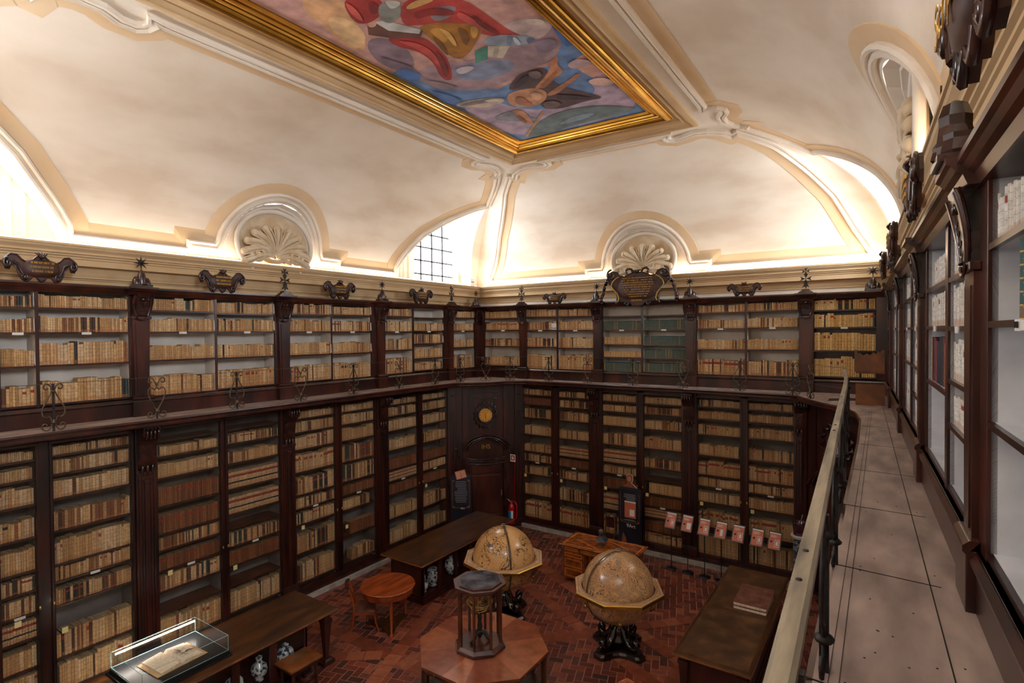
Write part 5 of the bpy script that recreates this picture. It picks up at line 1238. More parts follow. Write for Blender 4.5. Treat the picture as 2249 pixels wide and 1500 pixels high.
mb = MB(F_D); mb.tube([(L2/2+.08, -.056, 3.95), (L2/2+.08, -.056, 4.10)], .008, 5); mb.tube([(L2/2+.08, -.056, 3.95), (L2/2+.18, -.056, 3.90)], .008, 5); mb.build('hands', M['ink'], ck2)

# marble plinth step in front of the lower cases
mb = MB(); mb.box(-12.15, -11.93, 1.0, 14.0, 0, .12); o = mb.build('trim_2', M['marble']); struct(o)
mb = MB(); mb.box(-10.3, -1.8, 15.83, 16.05, 0, .12); o = mb.build('trim_3', M['marble']); struct(o)
mb = MB(); mb.box(-12.15, -12.0, 1.0, 14.0, .12, .20); mb.box(-10.3, -1.8, 15.92, 16.05, .12, .20); o = mb.build('baseboard_left', M['wood2']); struct(o)

# ================================================================ FURNITURE
def jar_at(x, y, z, r, h, style, label, group):
    root = thing('majolica_jar', label, 'jar', (x, y, z), group)
    mb = MB()
    if style == 'round': pr_ = [(.42, 0), (.5, .03), (.45, .06), (.85, .25), (1.0, .48), (.92, .70), (.6, .86), (.36, .90), (.34, .97), (.42, 1.0)]
    elif style == 'albarello': pr_ = [(.62, 0), (.75, .04), (.55, .12), (.6, .2), (.95, .35), (1.0, .6), (.92, .78), (1.05, .82), (1.02, .88), (.9, .9), (.95, 1.0)]
    else: pr_ = [(.5, 0), (.6, .04), (.4, .1), (.9, .3), (1.0, .5), (.85, .68), (.4, .8), (.34, .92), (.44, 1.0)]
    mb.lathe([(a*r, b*h) for a, b in pr_], x, y, 24, z0=z); mb.build('body', M['majolica'], root)
    mb = MB(); mb.lathe([(r*.40, h*.985), (r*.42, h*1.03), (r*.2, h*1.06), (r*.08, h*1.10), (.004, h*1.12)], x, y, 16, z0=z); mb.build('lid', M['majolica'], root)
M['majolica'] = mat('blue_white_majolica', '2A3A5C', 'CFCFCB', (16, 16, 16), .2, coat=.4, lo=.42, hi=.52, detail=3)

def cabinet_table(name, label, x0, x1, y0, y1, zt, ndoor, front, shelf_z=.28):
    """long library table over a glazed cabinet; front = side facing the room ('+x' or '-x')"""
    root = thing(name, label, 'table', ((x0+x1)/2, (y0+y1)/2, 0))
    mb = MB(); mb.box(x0, x1, y0, y1, zt-.045, zt); mb.build('tabletop', M['table'], root, .012)
    mb = MB(); mb.box(x0-.01, x1+.01, y0-.01, y1+.01, zt-.05, zt-.018); mb.box(x0+.03, x1-.03, y0+.03, y1-.03, zt-.075, zt-.045); mb.build('top_moulding', M['table_edge'], root, .008)
    bx0, bx1 = x0+.16, x1-.16; by0, by1 = y0+.2, y1-.2
    if name == 'cabinet_table' and ndoor == 5: by1 = y1-.62
    mb = MB(); mb.box(bx0-.05, bx1+.05, by0-.05, by1+.05, 0, .12); mb.box(bx0-.02, bx1+.02, by0-.02, by1+.02, .12, .20); mb.box(bx0, bx1, by0, by1, zt-.16, zt-.075)
    xm = bx0 if front == '+x' else bx1-.04; mb.box(xm, xm+.04, by0, by1, .2, zt-.16)
    for i in range(ndoor+1):
        y = by0+(by1-by0)*i/ndoor; w_ = .07
        ya, yb = max(by0, y-w_), min(by1, y+w_)
        fx = (bx1-.05, bx1) if front == '+x' else (bx0, bx0+.05)
        mb.box(fx[0], fx[1], ya, yb, .2, zt-.16)
    mb.box(bx0, bx1, by0, by0+.04, .2, zt-.16); mb.box(bx0, bx1, by1-.04, by1, .2, zt-.16)
    body = mb.build('cabinet_body', M['wood2'], root, .006)
    mb = MB(); xg = bx1-.03 if front == '+x' else bx0+.03
    for i in range(ndoor):
        a = by0+(by1-by0)*i/ndoor+.07; b = by0+(by1-by0)*(i+1)/ndoor-.07; mb.box(xg, xg+.004, a, b, .2, zt-.16)
    mb.build('glass_doors', M['glass'], root)
    return root
def baluster_leg(x, y, zt, root, m='wood2', sz=1.0):
    mb = MB()
    q = lambda w_: [(x-w_, y-w_), (x+w_, y-w_), (x+w_, y+w_), (x-w_, y+w_)]
    mb.prism_xy(q(.13*sz), 0, .07); mb.prism_xy(q(.10*sz), .07, .10, top=q(.06*sz)); mb.prism_xy(q(.035*sz), .10, zt-.22, top=q(.085*sz)); mb.prism_xy(q(.095*sz), zt-.22, zt-.16); mb.prism_xy(q(.07*sz), zt-.16, zt-.07)
    mb.build('leg', M[m], root, .006)
T1 = cabinet_table('cabinet_table', 'long dark table over glazed cupboards at lower left, carrying the lit showcase', -10.68, -9.24, 2.9, 7.32, 1.06, 5, '+x')
baluster_leg(-9.36, 7.10, 1.06, T1); baluster_leg(-10.5, 7.10, 1.06, T1)
T2 = cabinet_table('cabinet_table', 'long dark table over glazed cupboards between round table and corner door', -10.62, -9.20, 9.75, 13.75, 1.06, 5, '+x')
T3 = cabinet_table('cabinet_table', 'long walnut table with tooled leather top at lower right, two brown books on it', -3.07, -1.78, 9.55, 13.9, 1.02, 4, '-x')
for x in (-2.92, -1.93): baluster_leg(x, 9.75, 1.02, T3)
mb = MB()
for a, b in ((9.66, 11.6), (11.66, 13.8)):
    for q in ((-3.0, -1.85, a, a+.006), (-3.0, -1.85, b-.006, b), (-3.0, -2.994, a, b), (-1.856, -1.85, a, b)): mb.box(q[0], q[1], q[2], q[3], 1.0195, 1.0212)
mb.build('tooled_lines', M['table_edge'], T3)
mb = MB(); mb.box(-2.99, -1.86, 9.67, 11.59, 1.0185, 1.0205); mb.box(-2.99, -1.86, 11.67, 13.79, 1.0185, 1.0205); mb.build('leather_inset', M['leathertop'], T3)
for i, (x, y, z, r, h, st, lb) in enumerate(((-9.62, 6.36, .22, .17, .42, 'round', 'rounded lettered majolica jar nearest the end of the left table'), (-9.65, 5.84, .22, .15, .42, 'tall', 'slender blue and white majolica jar in the second cupboard of the left table'), (-9.58, 5.32, .22, .16, .40, 'round', 'blue and white majolica jug in the third cupboard of the left table'))):
    jar_at(x, y, z, r, h, st, lb, 'majolica jars under the left table')
for i, (x, y, z, r, h, st, lb) in enumerate(((-9.50, 10.12, .22, .13, .40, 'tall', 'narrow majolica jar at the near end of the cupboard by the round table'), (-9.55, 10.52, .22, .15, .42, 'albarello', 'straight-sided majolica pharmacy jar on a yellow foot beside the narrow one'), (-9.55, 11.25, .26, .19, .44, 'round', 'large round majolica jar in the second cupboard by the round table'), (-9.5, 12.75, .22, .16, .42, 'round', 'blue and white majolica jar behind the left globe'))):
    jar_at(x, y, z, r, h, st, lb, 'majolica jars under the table by the corner door')
# small step stool in front of the left table
st_ = thing('library_stool', 'low walnut stool with a plain slab top in front of the left table', 'stool', (-9.1, 6.32, 0))
mb = MB(); mb.box(-9.40, -8.86, 5.98, 6.66, .50, .54); mb.build('seat', M['red_wood'] if 0 else M['table_edge'], st_, .01)
mb = MB(); mb.box(-9.34, -8.92, 6.04, 6.60, .40, .50); mb.build('apron', M['wood2'], st_, .004)
for x in (-9.30, -8.95):
    for y in (6.08, 6.56):
        mb = MB(); mb.lathe([(.03, 0), (.035, .05), (.02, .09), (.036, .16), (.02, .24), (.032, .32), (.03, .40)], x, y, 10); mb.build('leg', M['wood2'], st_)
mb = MB(); mb.box(-9.30, -8.95, 6.30, 6.34, .10, .14); mb.box(-9.31, -9.28, 6.08, 6.56, .10, .14); mb.box(-8.97, -8.94, 6.08, 6.56, .10, .14); mb.build('stretcher', M['wood2'], st_)
# showcase
sc_ = thing('glass_showcase', 'low lit glass showcase with black base holding an open book, on the left table', 'showcase', (-10.03, 4.48, 1.06))
mb = MB(); mb.box(-10.62, -9.46, 3.80, 5.18, 1.06, 1.155); mb.box(-10.66, -9.42, 3.76, 5.22, 1.062, 1.09); mb.build('base', M['black'], sc_, .004)
mb = MB(); x0, x1, y0, y1, za, zb_ = -10.60, -9.475, 3.82, 5.17, 1.157, 1.42
mb.box(x0, x1, y0, y0+.008, za, zb_); mb.box(x0, x1, y1-.008, y1, za, zb_); mb.box(x0, x0+.008, y0, y1, za, zb_); mb.box(x1-.008, x1, y0, y1, za, zb_); mb.box(x0, x1, y0, y1, zb_-.008, zb_); mb.build('glass_cover', M['glass'], sc_)
mb = MB()
for x in (x0, x1):
    for z in (za+.003, zb_): mb.tube([(x, y0, z), (x, y1, z)], .004, 4)
    for y in (y0, y1): mb.tube([(x, y, za), (x, y, zb_)], .004, 4)
for y in (y0, y1):
    for z in (za+.003, zb_): mb.tube([(x0, y, z), (x1, y, z)], .004, 4)
mb.build('glass_edges', M['glass_edge'], sc_)
mb = MB(); mb.tube([(-10.53, 3.86, 1.39), (-10.53, 5.13, 1.39)], .014, 8); mb.build('lamp_tube', M['led'], sc_)
area('showcase_lamp', (-10.50, 4.5, 1.385), (0, .5, 0), .03, 1.25, 16, (1, .93, .86))
ob = thing('open_book', 'open manuscript with a penned plant drawing inside the lit showcase', 'book', (-9.98, 4.5, 1.158))
def pgh(t): return .060*min(1, t*7)**.6*(1-.62*t)
def openbook(cx, cy, z, ang, hw, hl, root):
    fr = frame_at(cx, cy, ang); mb = MB(fr)
    mb.box(-hw-.07, hw+.07, -hl-.02, hl+.02, z, z+.008); mb.build('cover', M['pages2'], root)
    for s_ in (-1, 1):
        mb = MB(fr); n = 14; prof = [(s_*hw*i/n, z+.012+pgh(i/n)) for i in range(n+1)]
        v = []
        for x, zz in prof: v += [(x, -hl, zz), (x, hl, zz), (x, -hl, z+.008), (x, hl, z+.008)]
        f = [(i*4, i*4+1, i*4+5, i*4+4) for i in range(n)]+[(i*4, i*4+4, i*4+6, i*4+2) for i in range(n)]+[(i*4+1, i*4+3, i*4+7, i*4+5) for i in range(n)]+[(n*4, n*4+1, n*4+3, n*4+2)]
        mb.add(v, f, 0, smooth=False); mb.build('pages', M['pages'], root)
    mb = MB(fr); rnd = random.Random(5)
    for i in range(46):
        a = rnd.uniform(0, 2*PI); x = hw*.50+.02*math.cos(a); y = .02*math.sin(a); pts = []
        L_ = rnd.uniform(.05, .17)
        for k in range(6):
            x += math.cos(a)*L_/6; y += math.sin(a)*L_/6; a += rnd.uniform(-.5, .5)
            ii = min(max(abs(x)/hw, 0), 1); pts.append((x, y, z+.0145+pgh(ii)))
        mb.tube(pts, .0016, 4)
    mb.build('pen_drawing', M['inkbrown'], root)
M['inkbrown'] = mat('brown_ink', '6A5540', None, rough=.8)
M['pages2'] = mat('parchment_cover', 'B98E5C', 'CDA676', (5, 5, 5), .7)
openbook(-9.99, 4.50, 1.158, PI/2+.06, .34, .30, ob)
# books on the right table
for i, z in enumerate((1.021, 1.095)):
    bk = thing('large_book', ['large brown leather volume lying under another on the right table', 'large brown leather volume on top of the pair on the right table'][i], 'book', (-2.2, 12.2, z))
    mb = MB(); mb.box(-2.53+.0*i, -1.90, 11.74, 12.70, z, z+.008); mb.box(-2.53, -1.90, 11.74, 12.70, z+.064, z+.072); mb.box(-2.535, -2.52, 11.74, 12.70, z, z+.072); mb.build('cover', M['leather'], bk, .003)
    mb = MB(); mb.box(-2.52, -1.915, 11.755, 12.685, z+.008, z+.064); mb.build('page_block', M['pages'], bk)
# round table and its chair
rt = thing('round_table', 'small round mahogany table with a veneered apron and slim legs, left of centre', 'table', (-9.36, 8.80, 0))
mb = MB(); mb.lathe([(.60, .92), (.62, .93), (.62, .945), (.60, .955)], -9.36, 8.80, 48); mb.build('tabletop', M['red_wood'], rt)
mb = MB(); mb.lathe([(.57, .78), (.58, .785), (.58, .92)], -9.36, 8.80, 48); mb.build('apron', M['red_wood'], rt)
for a in (-.62, 1.47, 3.57):
    x, y = -9.36+.5*math.cos(a), 8.80+.5*math.sin(a); mb = MB(); mb.lathe([(.04, 0), (.045, .05), (.022, .07), (.042, .62), (.045, .66), (.03, .68), (.03, .78)], x, y, 10); mb.build('leg', M['red_wood'], rt)
mb = MB(); tri = []
for k in range(3):
    a = -.62+k*2.094; b = a+1.047; tri.append((-9.36+.52*math.cos(a-.12), 8.80+.52*math.sin(a-.12))); tri.append((-9.36+.52*math.cos(a+.12), 8.80+.52*math.sin(a+.12))); tri.append((-9.36+.2*math.cos(b), 8.80+.2*math.sin(b)))
mb.prism_xy(tri, .045, .075); mb.build('base_shelf', M['table'], rt)
ch = thing('side_chair', 'old mahogany chair with a dark leather seat pushed up to the round table', 'chair', (-9.75, 8.42, 0))
frc = frame_at(-9.74, 8.44, .85)
mb = MB(frc); mb.prism_xy([(-.21, -.22), (.24, -.26), (.24, .26), (-.21, .22)], .46, .50); mb.build('seat', M['leather'], ch, .012)
mb = MB(frc); mb.prism_xy([(-.20, -.20), (.22, -.24), (.22, .24), (-.20, .20)], .40, .46); mb.build('apron', M['red_wood'], ch)
for q in (-1, 1):
    mb = MB(frc); mb.tube([(-.32, q*.19, 0), (-.25, q*.20, .22), (-.21, q*.20, .48), (-.24, q*.20, .72), (-.34, q*.20, 1.06)], [.016, .022, .026, .024, .018], 6); mb.build('back_leg', M['red_wood'], ch)
    mb = MB(frc); mb.tube([(.30, q*.23, 0), (.24, q*.23, .2), (.22, q*.23, .44)], [.016, .02, .026], 6); mb.build('front_leg', M['red_wood'], ch)
mb = MB(frc); mb.tube([(-.345, -.24, 1.04), (-.375, -.12, 1.07), (-.385, 0, 1.08), (-.375, .12, 1.07), (-.345, .24, 1.04)], .038, 8, flat=.6); mb.build('top_rail', M['wood2'], ch)
mb = MB(frc); mb.tube([(-.255, -.19, .76), (-.275, 0, .78), (-.255, .19, .76)], .02, 6); mb.build('back_rail', M['red_wood'], ch)
# corner of another chair at the lower edge
c2 = thing('side_chair', 'mahogany chair back cut off by the lower picture edge, beside the right globe', 'chair', (-3.45, 8.4, 0)); f2 = frame_at(-3.42, 8.38, .5)
mb = MB(f2); mb.tube([(-.2, .0, .82), (-.12, .03, .95), (0, .04, 1.0), (.12, .03, .95), (.2, 0, .82)], .05, 8, flat=.5); mb.build('top_rail', M['red_wood'], c2)
for q in (-1, 1):
    mb = MB(f2); mb.tube([(q*.2, 0, .84), (q*.19, -.05, .45), (q*.2, .02, 0)], .022, 6); mb.build('back_leg', M['red_wood'], c2)
    mb = MB(f2); mb.tube([(q*.2, -.42, .44), (q*.2, -.43, 0)], .022, 6); mb.build('front_leg', M['red_wood'], c2)
mb = MB(f2); mb.box(-.23, .23, -.45, 0, .42, .47); mb.build('seat', M['leather'], c2, .01)
# octagonal display table
oc = thing('octagonal_table', 'octagonal display table with fanned mahogany veneer in the middle foreground', 'table', (-6.03, 7.95, 0))
ocx, ocy = -6.03, 7.95; R8 = 1.11/math.cos(PI/8)
def octo(r, cx=ocx, cy=ocy, a0=PI/8): return [(cx+r*math.cos(a0+i*PI/4), cy+r*math.sin(a0+i*PI/4)) for i in range(8)]
mb = MB(); P8 = octo(R8); cols8 = ['8E4A2C', '9C5634', 'A9623E', '8A4428']
mb.prism_xy(P8, .955, .999, 0)
mb.col = True; mb.c = [lin('6E3820')]*len(mb.f)
for i in range(8):
    a, b = P8[i], P8[(i+1) % 8]; m_ = ((a[0]+b[0])/2, (a[1]+b[1])/2)
    for k, (p, q) in enumerate(((a, m_), (m_, b))):
        mb.add([(ocx, ocy, 1.0), (p[0], p[1], 1.0), (q[0], q[1], 1.0)], [(0, 1, 2)], 0, lin(random.choice(cols8)))
mb.build('tabletop', M['veneer'], oc)
mb = MB(); mb.prism_xy(octo(R8*.95), .86, .955); mb.prism_xy(octo(R8*.95), .0, .12)
for i in range(8):
    p = octo(R8*.93)[i]; mb.prism_xy([(p[0]-.04, p[1]-.04), (p[0]+.04, p[1]-.04), (p[0]+.04, p[1]+.04), (p[0]-.04, p[1]+.04)], .12, .86)
mb.build('cabinet_frame', M['table'], oc, .006)
mb = MB(); mb.prism_xy(octo(R8*.90), .12, .14)
for i in range(8):
    a, b = octo(R8*.93)[i], octo(R8*.93)[(i+1) % 8]; mb.add([(a[0], a[1], .14), (b[0], b[1], .14), (b[0], b[1], .86), (a[0], a[1], .86)], [(0, 1, 2, 3)])
mb.build('glass_panes', M['glass'], oc)
for i in (4, 5, 6, 7):
    a, b = octo(R8*.955)[i], octo(R8*.955)[(i+1) % 8]; mb = MB()
    for f in (.25, .75): mb.ball((a[0]+(b[0]-a[0])*f, a[1]+(b[1]-a[1])*f, .905), .018, 8)
    mb.build('knob', M['brass'], oc)
# vitrine with an armillary sphere
vt = thing('octagonal_vitrine', 'tall octagonal glass and walnut vitrine on the octagonal table', 'vitrine', (ocx, ocy, 1.0))
def o8(r): return octo(r, ocx-.02, ocy-.05)
mb = MB(); mb.prism_xy(o8(.47), 1.0, 1.05); mb.prism_xy(o8(.45), 1.05, 1.10, top=o8(.40)); mb.build('base', M['vitrine'], vt, .004)
mb = MB(); mb.prism_xy(o8(.40), 2.06, 2.11); mb.prism_xy(o8(.45), 2.11, 2.13); mb.prism_xy(o8(.49), 2.13, 2.17); mb.prism_xy(o8(.41), 2.17, 2.195); mb.build('top_frame', M['vitrine'], vt, .004)
mb = MB(); mb.prism_xy(o8(.385), 2.195, 2.20); mb.build('top_pane', mat('dusty_pane', '2E2C34', '66626A', (4, 4, 4), .15), vt)
for p in o8(.385):
    mb = MB(); mb.prism_xy([(p[0]-.018, p[1]-.018), (p[0]+.018, p[1]-.018), (p[0]+.018, p[1]+.018), (p[0]-.018, p[1]+.018)], 1.10, 2.06); mb.build('corner_post', M['vitrine'], vt)
mb = MB(); q8 = o8(.38)
for i in range(8):
    a, b = q8[i], q8[(i+1) % 8]; mb.add([(a[0], a[1], 1.10), (b[0], b[1], 1.10), (b[0], b[1], 2.06), (a[0], a[1], 2.06)], [(0, 1, 2, 3)])
mb.build('glass_panes', M['glass'], vt)
ar = thing('armillary_sphere', 'small brass armillary sphere on a dark carved pedestal inside the octagonal vitrine', 'armillary sphere', (ocx, ocy-.05, 1.10))
ax_, ay_, az_ = ocx-.02, ocy-.05, 1.80
mb = MB(); mb.lathe([(.03, 0), (.045, .05), (.03, .10), (.05, .2), (.028, .3), (.045, .36), (.03, .5)], ax_, ay_, 12, z0=1.16)
for k in range(3):
    a = k*2.094+.4; mb.tube([(ax_, ay_, 1.26), (ax_+.10*math.cos(a), ay_+.10*math.sin(a), 1.24), (ax_+.16*math.cos(a), ay_+.16*math.sin(a), 1.15), (ax_+.22*math.cos(a), ay_+.22*math.sin(a), 1.125)], [.04, .035, .03, .04], 7)
for a in (0, PI/2, PI, 1.5*PI): mb.tube([(ax_+.21*math.cos(a)*math.sin(t), ay_+.21*math.sin(a)*math.sin(t), az_-.21*math.cos(t)) for t in [i*PI/12 for i in range(7)]], .01, 5)
mb.build('pedestal', M['iron'], ar)
mb = MB()
def ringpts(R, tilt, az, n=36):
    Rm = Matrix.Rotation(az, 3, 'Z') @ Matrix.Rotation(tilt, 3, 'X'); return [Vector((ax_, ay_, az_))+Rm @ Vector((R*math.cos(2*PI*i/n), R*math.sin(2*PI*i/n), 0)) for i in range(n)]
mb.tube(ringpts(.225, 0, 0), .018, 6, closed=True, flat=.5)
for t, az, R in ((PI/2, .5, .20), (PI/2, 2.07, .20), (.4, .3, .19), (.4, 1.9, .19), (1.1, .2, .18), (-.9, .9, .19)): mb.tube(ringpts(R, t, az), .008, 5, closed=True)
mb.ball((ax_, ay_, az_), .04, 10); mb.build('rings', M['brass'], ar)

# globes
def globe_mat(name, base1, base2, inkc, kind):
    m, nt, b = newmat(name); b.inputs['Roughness'].default_value = .28; b.inputs['Coat Weight'].default_value = .3
    tc = N(nt, 'ShaderNodeTexCoord'); nz = N(nt, 'ShaderNodeTexNoise'); nz.inputs['Scale'].default_value = 2.4 if kind == 'map' else 2.6; nz.inputs['Detail'].default_value = 7 if kind == 'map' else 2.5; nz.inputs['Distortion'].default_value = .3 if kind == 'map' else 3.2
    nt.links.new(tc.outputs['Object'], nz.inputs['Vector'])
    nb = N(nt, 'ShaderNodeTexNoise'); nb.inputs['Scale'].default_value = 1.6; nt.links.new(tc.outputs['Object'], nb.inputs['Vector'])
    mr = N(nt, 'ShaderNodeMapRange'); nt.links.new(nb.outputs[0], mr.inputs[0]); mr.inputs[1].default_value = .35; mr.inputs[2].default_value = .65
    base = mix_(nt, mr.outputs[0], lin(base1), lin(base2))
    lines = None
    for c, wd in ((.47, .006), (.53, .010), (.58, .006)) if kind == 'map' else ((.43, .010), (.50, .010), (.57, .010)):
        d = math_(nt, 'ABSOLUTE', math_(nt, 'SUBTRACT', nz.outputs[0], c)); l = math_(nt, 'LESS_THAN', d, wd); lines = l if lines is None else math_(nt, 'MAXIMUM', lines, l)
    # engraved grid of meridians and parallels
    s = N(nt, 'ShaderNodeSeparateXYZ'); nt.links.new(tc.outputs['Object'], s.inputs[0])
    at = math_(nt, 'ARCTAN2', s.outputs[1], s.outputs[0]); g1 = math_(nt, 'LESS_THAN', math_(nt, 'FRACT', math_(nt, 'MULTIPLY', at, 12/PI/1.0)), .03)
    g2 = math_(nt, 'LESS_THAN', math_(nt, 'FRACT', math_(nt, 'MULTIPLY', s.outputs[2], 9.0)), .03)
    g = math_(nt, 'MULTIPLY', math_(nt, 'MAXIMUM', g1, g2), .16)
    sh = N(nt, 'ShaderNodeMapRange'); nt.links.new(nz.outputs[0], sh.inputs[0]); sh.inputs[1].default_value = .5; sh.inputs[2].default_value = .68; sh.inputs[3].default_value = 0; sh.inputs[4].default_value = .30 if kind == 'map' else .55
    c = mix_(nt, sh.outputs[0], base, lin('9C6B44' if kind == 'map' else '7E5A48'))
    if kind != 'map':
        nz2 = N(nt, 'ShaderNodeTexNoise'); nz2.inputs['Scale'].default_value = 2.6; nt.links.new(tc.outputs['Object'], nz2.inputs['Vector'])
        m2 = N(nt, 'ShaderNodeMapRange'); nt.links.new(nz2.outputs[0], m2.inputs[0]); m2.inputs[1].default_value = .55; m2.inputs[2].default_value = .7; m2.inputs[4].default_value = .45
        c = mix_(nt, m2.outputs[0], c, lin('8A8A78'))
    c = mix_(nt, g, c, lin(inkc)); c = mix_(nt, math_(nt, 'MULTIPLY', lines, .9), c, lin(inkc))
    nt.links.new(c, b.inputs['Base Color']); return m
def globe(cx, cy, zr, Rr, Rs, rot, m, label, gl, ringmat):
    root = thing('library_globe', label, 'globe', (cx, cy, 0), 'pair of great library globes')
    mb = MB(); n = 64; v = []; R2 = 32
    for i in range(R2+1):
        th = PI*i/R2
        for k in range(n): v.append((cx+Rs*math.sin(th)*math.cos(2*PI*k/n), cy+Rs*math.sin(th)*math.sin(2*PI*k/n), zr-Rs*math.cos(th)))
    mb.add(v, [(i*n+k, i*n+(k+1) % n, (i+1)*n+(k+1) % n, (i+1)*n+k) for i in range(R2) for k in range(n)], smooth=True)
    sp = mb.build('sphere', m, root)
    for vv in sp.data.vertices: vv.co.z -= 0
    # octagonal horizon ring
    mb = MB(); ro = [(cx+Rr*math.cos(rot+i*PI/4), cy+Rr*math.sin(rot+i*PI/4)) for i in range(8)]; nn = 64
    out = []
    for i in range(8):
        a, b = ro[i], ro[(i+1) % 8]
        for k in range(8): out.append((a[0]+(b[0]-a[0])*k/8, a[1]+(b[1]-a[1])*k/8))
    inn = [(cx+(Rs+.03)*math.cos(rot+2*PI*i/64), cy+(Rs+.03)*math.sin(rot+2*PI*i/64)) for i in range(64)]
    v = [(a, b, zr+.02) for a, b in out]+[(a, b, zr+.02) for a, b in inn]+[(a, b, zr-.03) for a, b in out]+[(a, b, zr-.03) for a, b in inn]
    f = [(i, (i+1) % 64, 64+(i+1) % 64, 64+i) for i in range(64)]+[(128+i, 192+i, 192+(i+1) % 64, 128+(i+1) % 64) for i in range(64)]+[(64+i, 64+(i+1) % 64, 192+(i+1) % 64, 192+i) for i in range(64)]
    mb.add(v, f); mb.build('horizon_ring', ringmat, root)
    mb = MB(); o1 = [(cx+(Rr+.012)*math.cos(rot+i*PI/4), cy+(Rr+.012)*math.sin(rot+i*PI/4)) for i in range(8)]
    mb.add([(a, b, zr+.022) for a, b in ro]+[(a, b, zr+.01) for a, b in o1]+[(a, b, zr-.045) for a, b in o1]+[(a, b, zr-.045) for a, b in ro], [(j*8+i, j*8+(i+1) % 8, (j+1)*8+(i+1) % 8, (j+1)*8+i) for j in range(3) for i in range(8)]); mb.build('gilt_edge', M['gold'], root)
    mb = MB(); mb.tube([(cx+(Rr-.06)*math.cos(rot+i*PI/4), cy+(Rr-.06)*math.sin(rot+i*PI/4), zr+.021) for i in range(8)], .004, 4, closed=True)
    mb.tube([(cx+(Rs+.06)*math.cos(i*PI/24), cy+(Rs+.06)*math.sin(i*PI/24), zr+.021) for i in range(48)], .004, 4, closed=True); mb.build('engraved_lines', M['inkbrown'], root)
    # brass meridian
    ma = gl; u = (math.cos(ma), math.sin(ma)); mb = MB()
    pts = [(cx+(Rs+.028)*math.sin(t)*u[0], cy+(Rs+.028)*math.sin(t)*u[1], zr+(Rs+.028)*math.cos(t)) for t in [2*PI*i/64 for i in range(64)]]
    mb.tube(pts, .022, 6, closed=True, flat=.45); mb.build('meridian', M['bronze'], root)
    mb = MB(); mb.tube([(cx+.06*math.cos(a), cy+.06*math.sin(a), zr+Rs+.05) for a in [i*PI/8 for i in range(16)]], .008, 5, closed=True); mb.build('hour_circle', M['silver'], root)
    # hoops below the ring with gilt beads
    for a in (rot+.35, rot+.35+PI/2):
        mb = MB(); mb.tube([(cx+math.cos(a)*(Rr-.12)*math.cos(t), cy+math.sin(a)*(Rr-.12)*math.cos(t), zr-.05-(Rs-.05)*math.sin(t)) for t in [PI*i/24 for i in range(25)]], .014, 6); mb.build('support_hoop', M['brass'], root)
        mb = MB()
        for t in (.62, PI-.62): mb.ball((cx+math.cos(a)*(Rr-.12)*math.cos(t), cy+math.sin(a)*(Rr-.12)*math.cos(t), zr-.05-(Rs-.05)*math.sin(t)), .035, 8, sz=1.3)
        mb.build('gilt_bead', M['gold'], root)
    # carved pedestal
    mb = MB(); mb.lathe([(.10, .0), (.20, .03), (.21, .10), (.13, .16), (.17, .24), (.15, .32), (.10, .36), (.12, .42), (.07, zr-Rs-.18)], cx, cy, 20, z0=.15); mb.build('pedestal', M['polebony'], root)
    for k in range(4):
        a = rot+.35+PI/4+k*PI/2; ca, sa = math.cos(a), math.sin(a); mb = MB()
        pts = [(.08, .50), (.14, .36), (.22, .27), (.32, .24), (.42, .26), (.49, .33), (.52, .41), (.47, .46), (.41, .43), (.41, .37)]
        pts = [(.10, .50), (.16, .40), (.20, .30), (.28, .20), (.38, .17), (.47, .20), (.51, .28), (.46, .34), (.40, .31), (.40, .25)]
        mb.tube([(cx+ca*r, cy+sa*r, z) for r, z in pts], [.075, .085, .085, .085, .085, .08, .075, .06, .05, .04], 9, flat=.8)
        mb.tube([(cx+ca*r, cy+sa*r, z) for r, z in [(.10, .56), (.18, .58), (.22, .52), (.18, .48), (.13, .50)]], [.05, .05, .045, .04, .03], 7)
        mb.build('scroll_foot', M['polebony'], root)
    poly = []
    for k in range(4):
        a = rot+.35+PI/4+k*PI/2
        for dd, r in ((-.22, .62), (-.12, .66), (.12, .66), (.22, .62), (.45, .44), (PI/4, .38), (PI/2-.45, .44)): poly.append((cx+r*math.cos(a+dd), cy+r*math.sin(a+dd)))
    def scl(f): return [(cx+(x-cx)*f, cy+(y-cy)*f) for x, y in poly]
    mb = MB(); mb.prism_xy(scl(1), 0, .06); mb.prism_xy(scl(.97), .06, .10, top=scl(.90)); mb.prism_xy(scl(.88), .10, .13); mb.build('plinth', M['polebony'], root, .006)
M['polebony'] = mat('black_stained_wood', '0E0908', '241610', (6, 6, 6), .16, coat=.7)
M['ring'] = mat('engraved_paper_ring', 'B98F68', 'D1AA80', (7, 7, 7), .5, detail=9)
globe(-4.62, 10.80, 1.30, .95, .735, .12+PI/8*0, globe_mat('celestial_globe', 'C08A58', 'D8AC7A', '3E2C28', 'sky'), 'celestial globe with drawn constellation figures, right of the octagonal table', -2.15, M['ring'])
globe(-7.50, 10.75, 1.30, .98, .735, .15, globe_mat('terrestrial_globe', 'C8935A', 'DAAA70', '3E2A18', 'map'), 'terrestrial globe with engraved coastlines behind the glass vitrine', -.75, M['ring'])
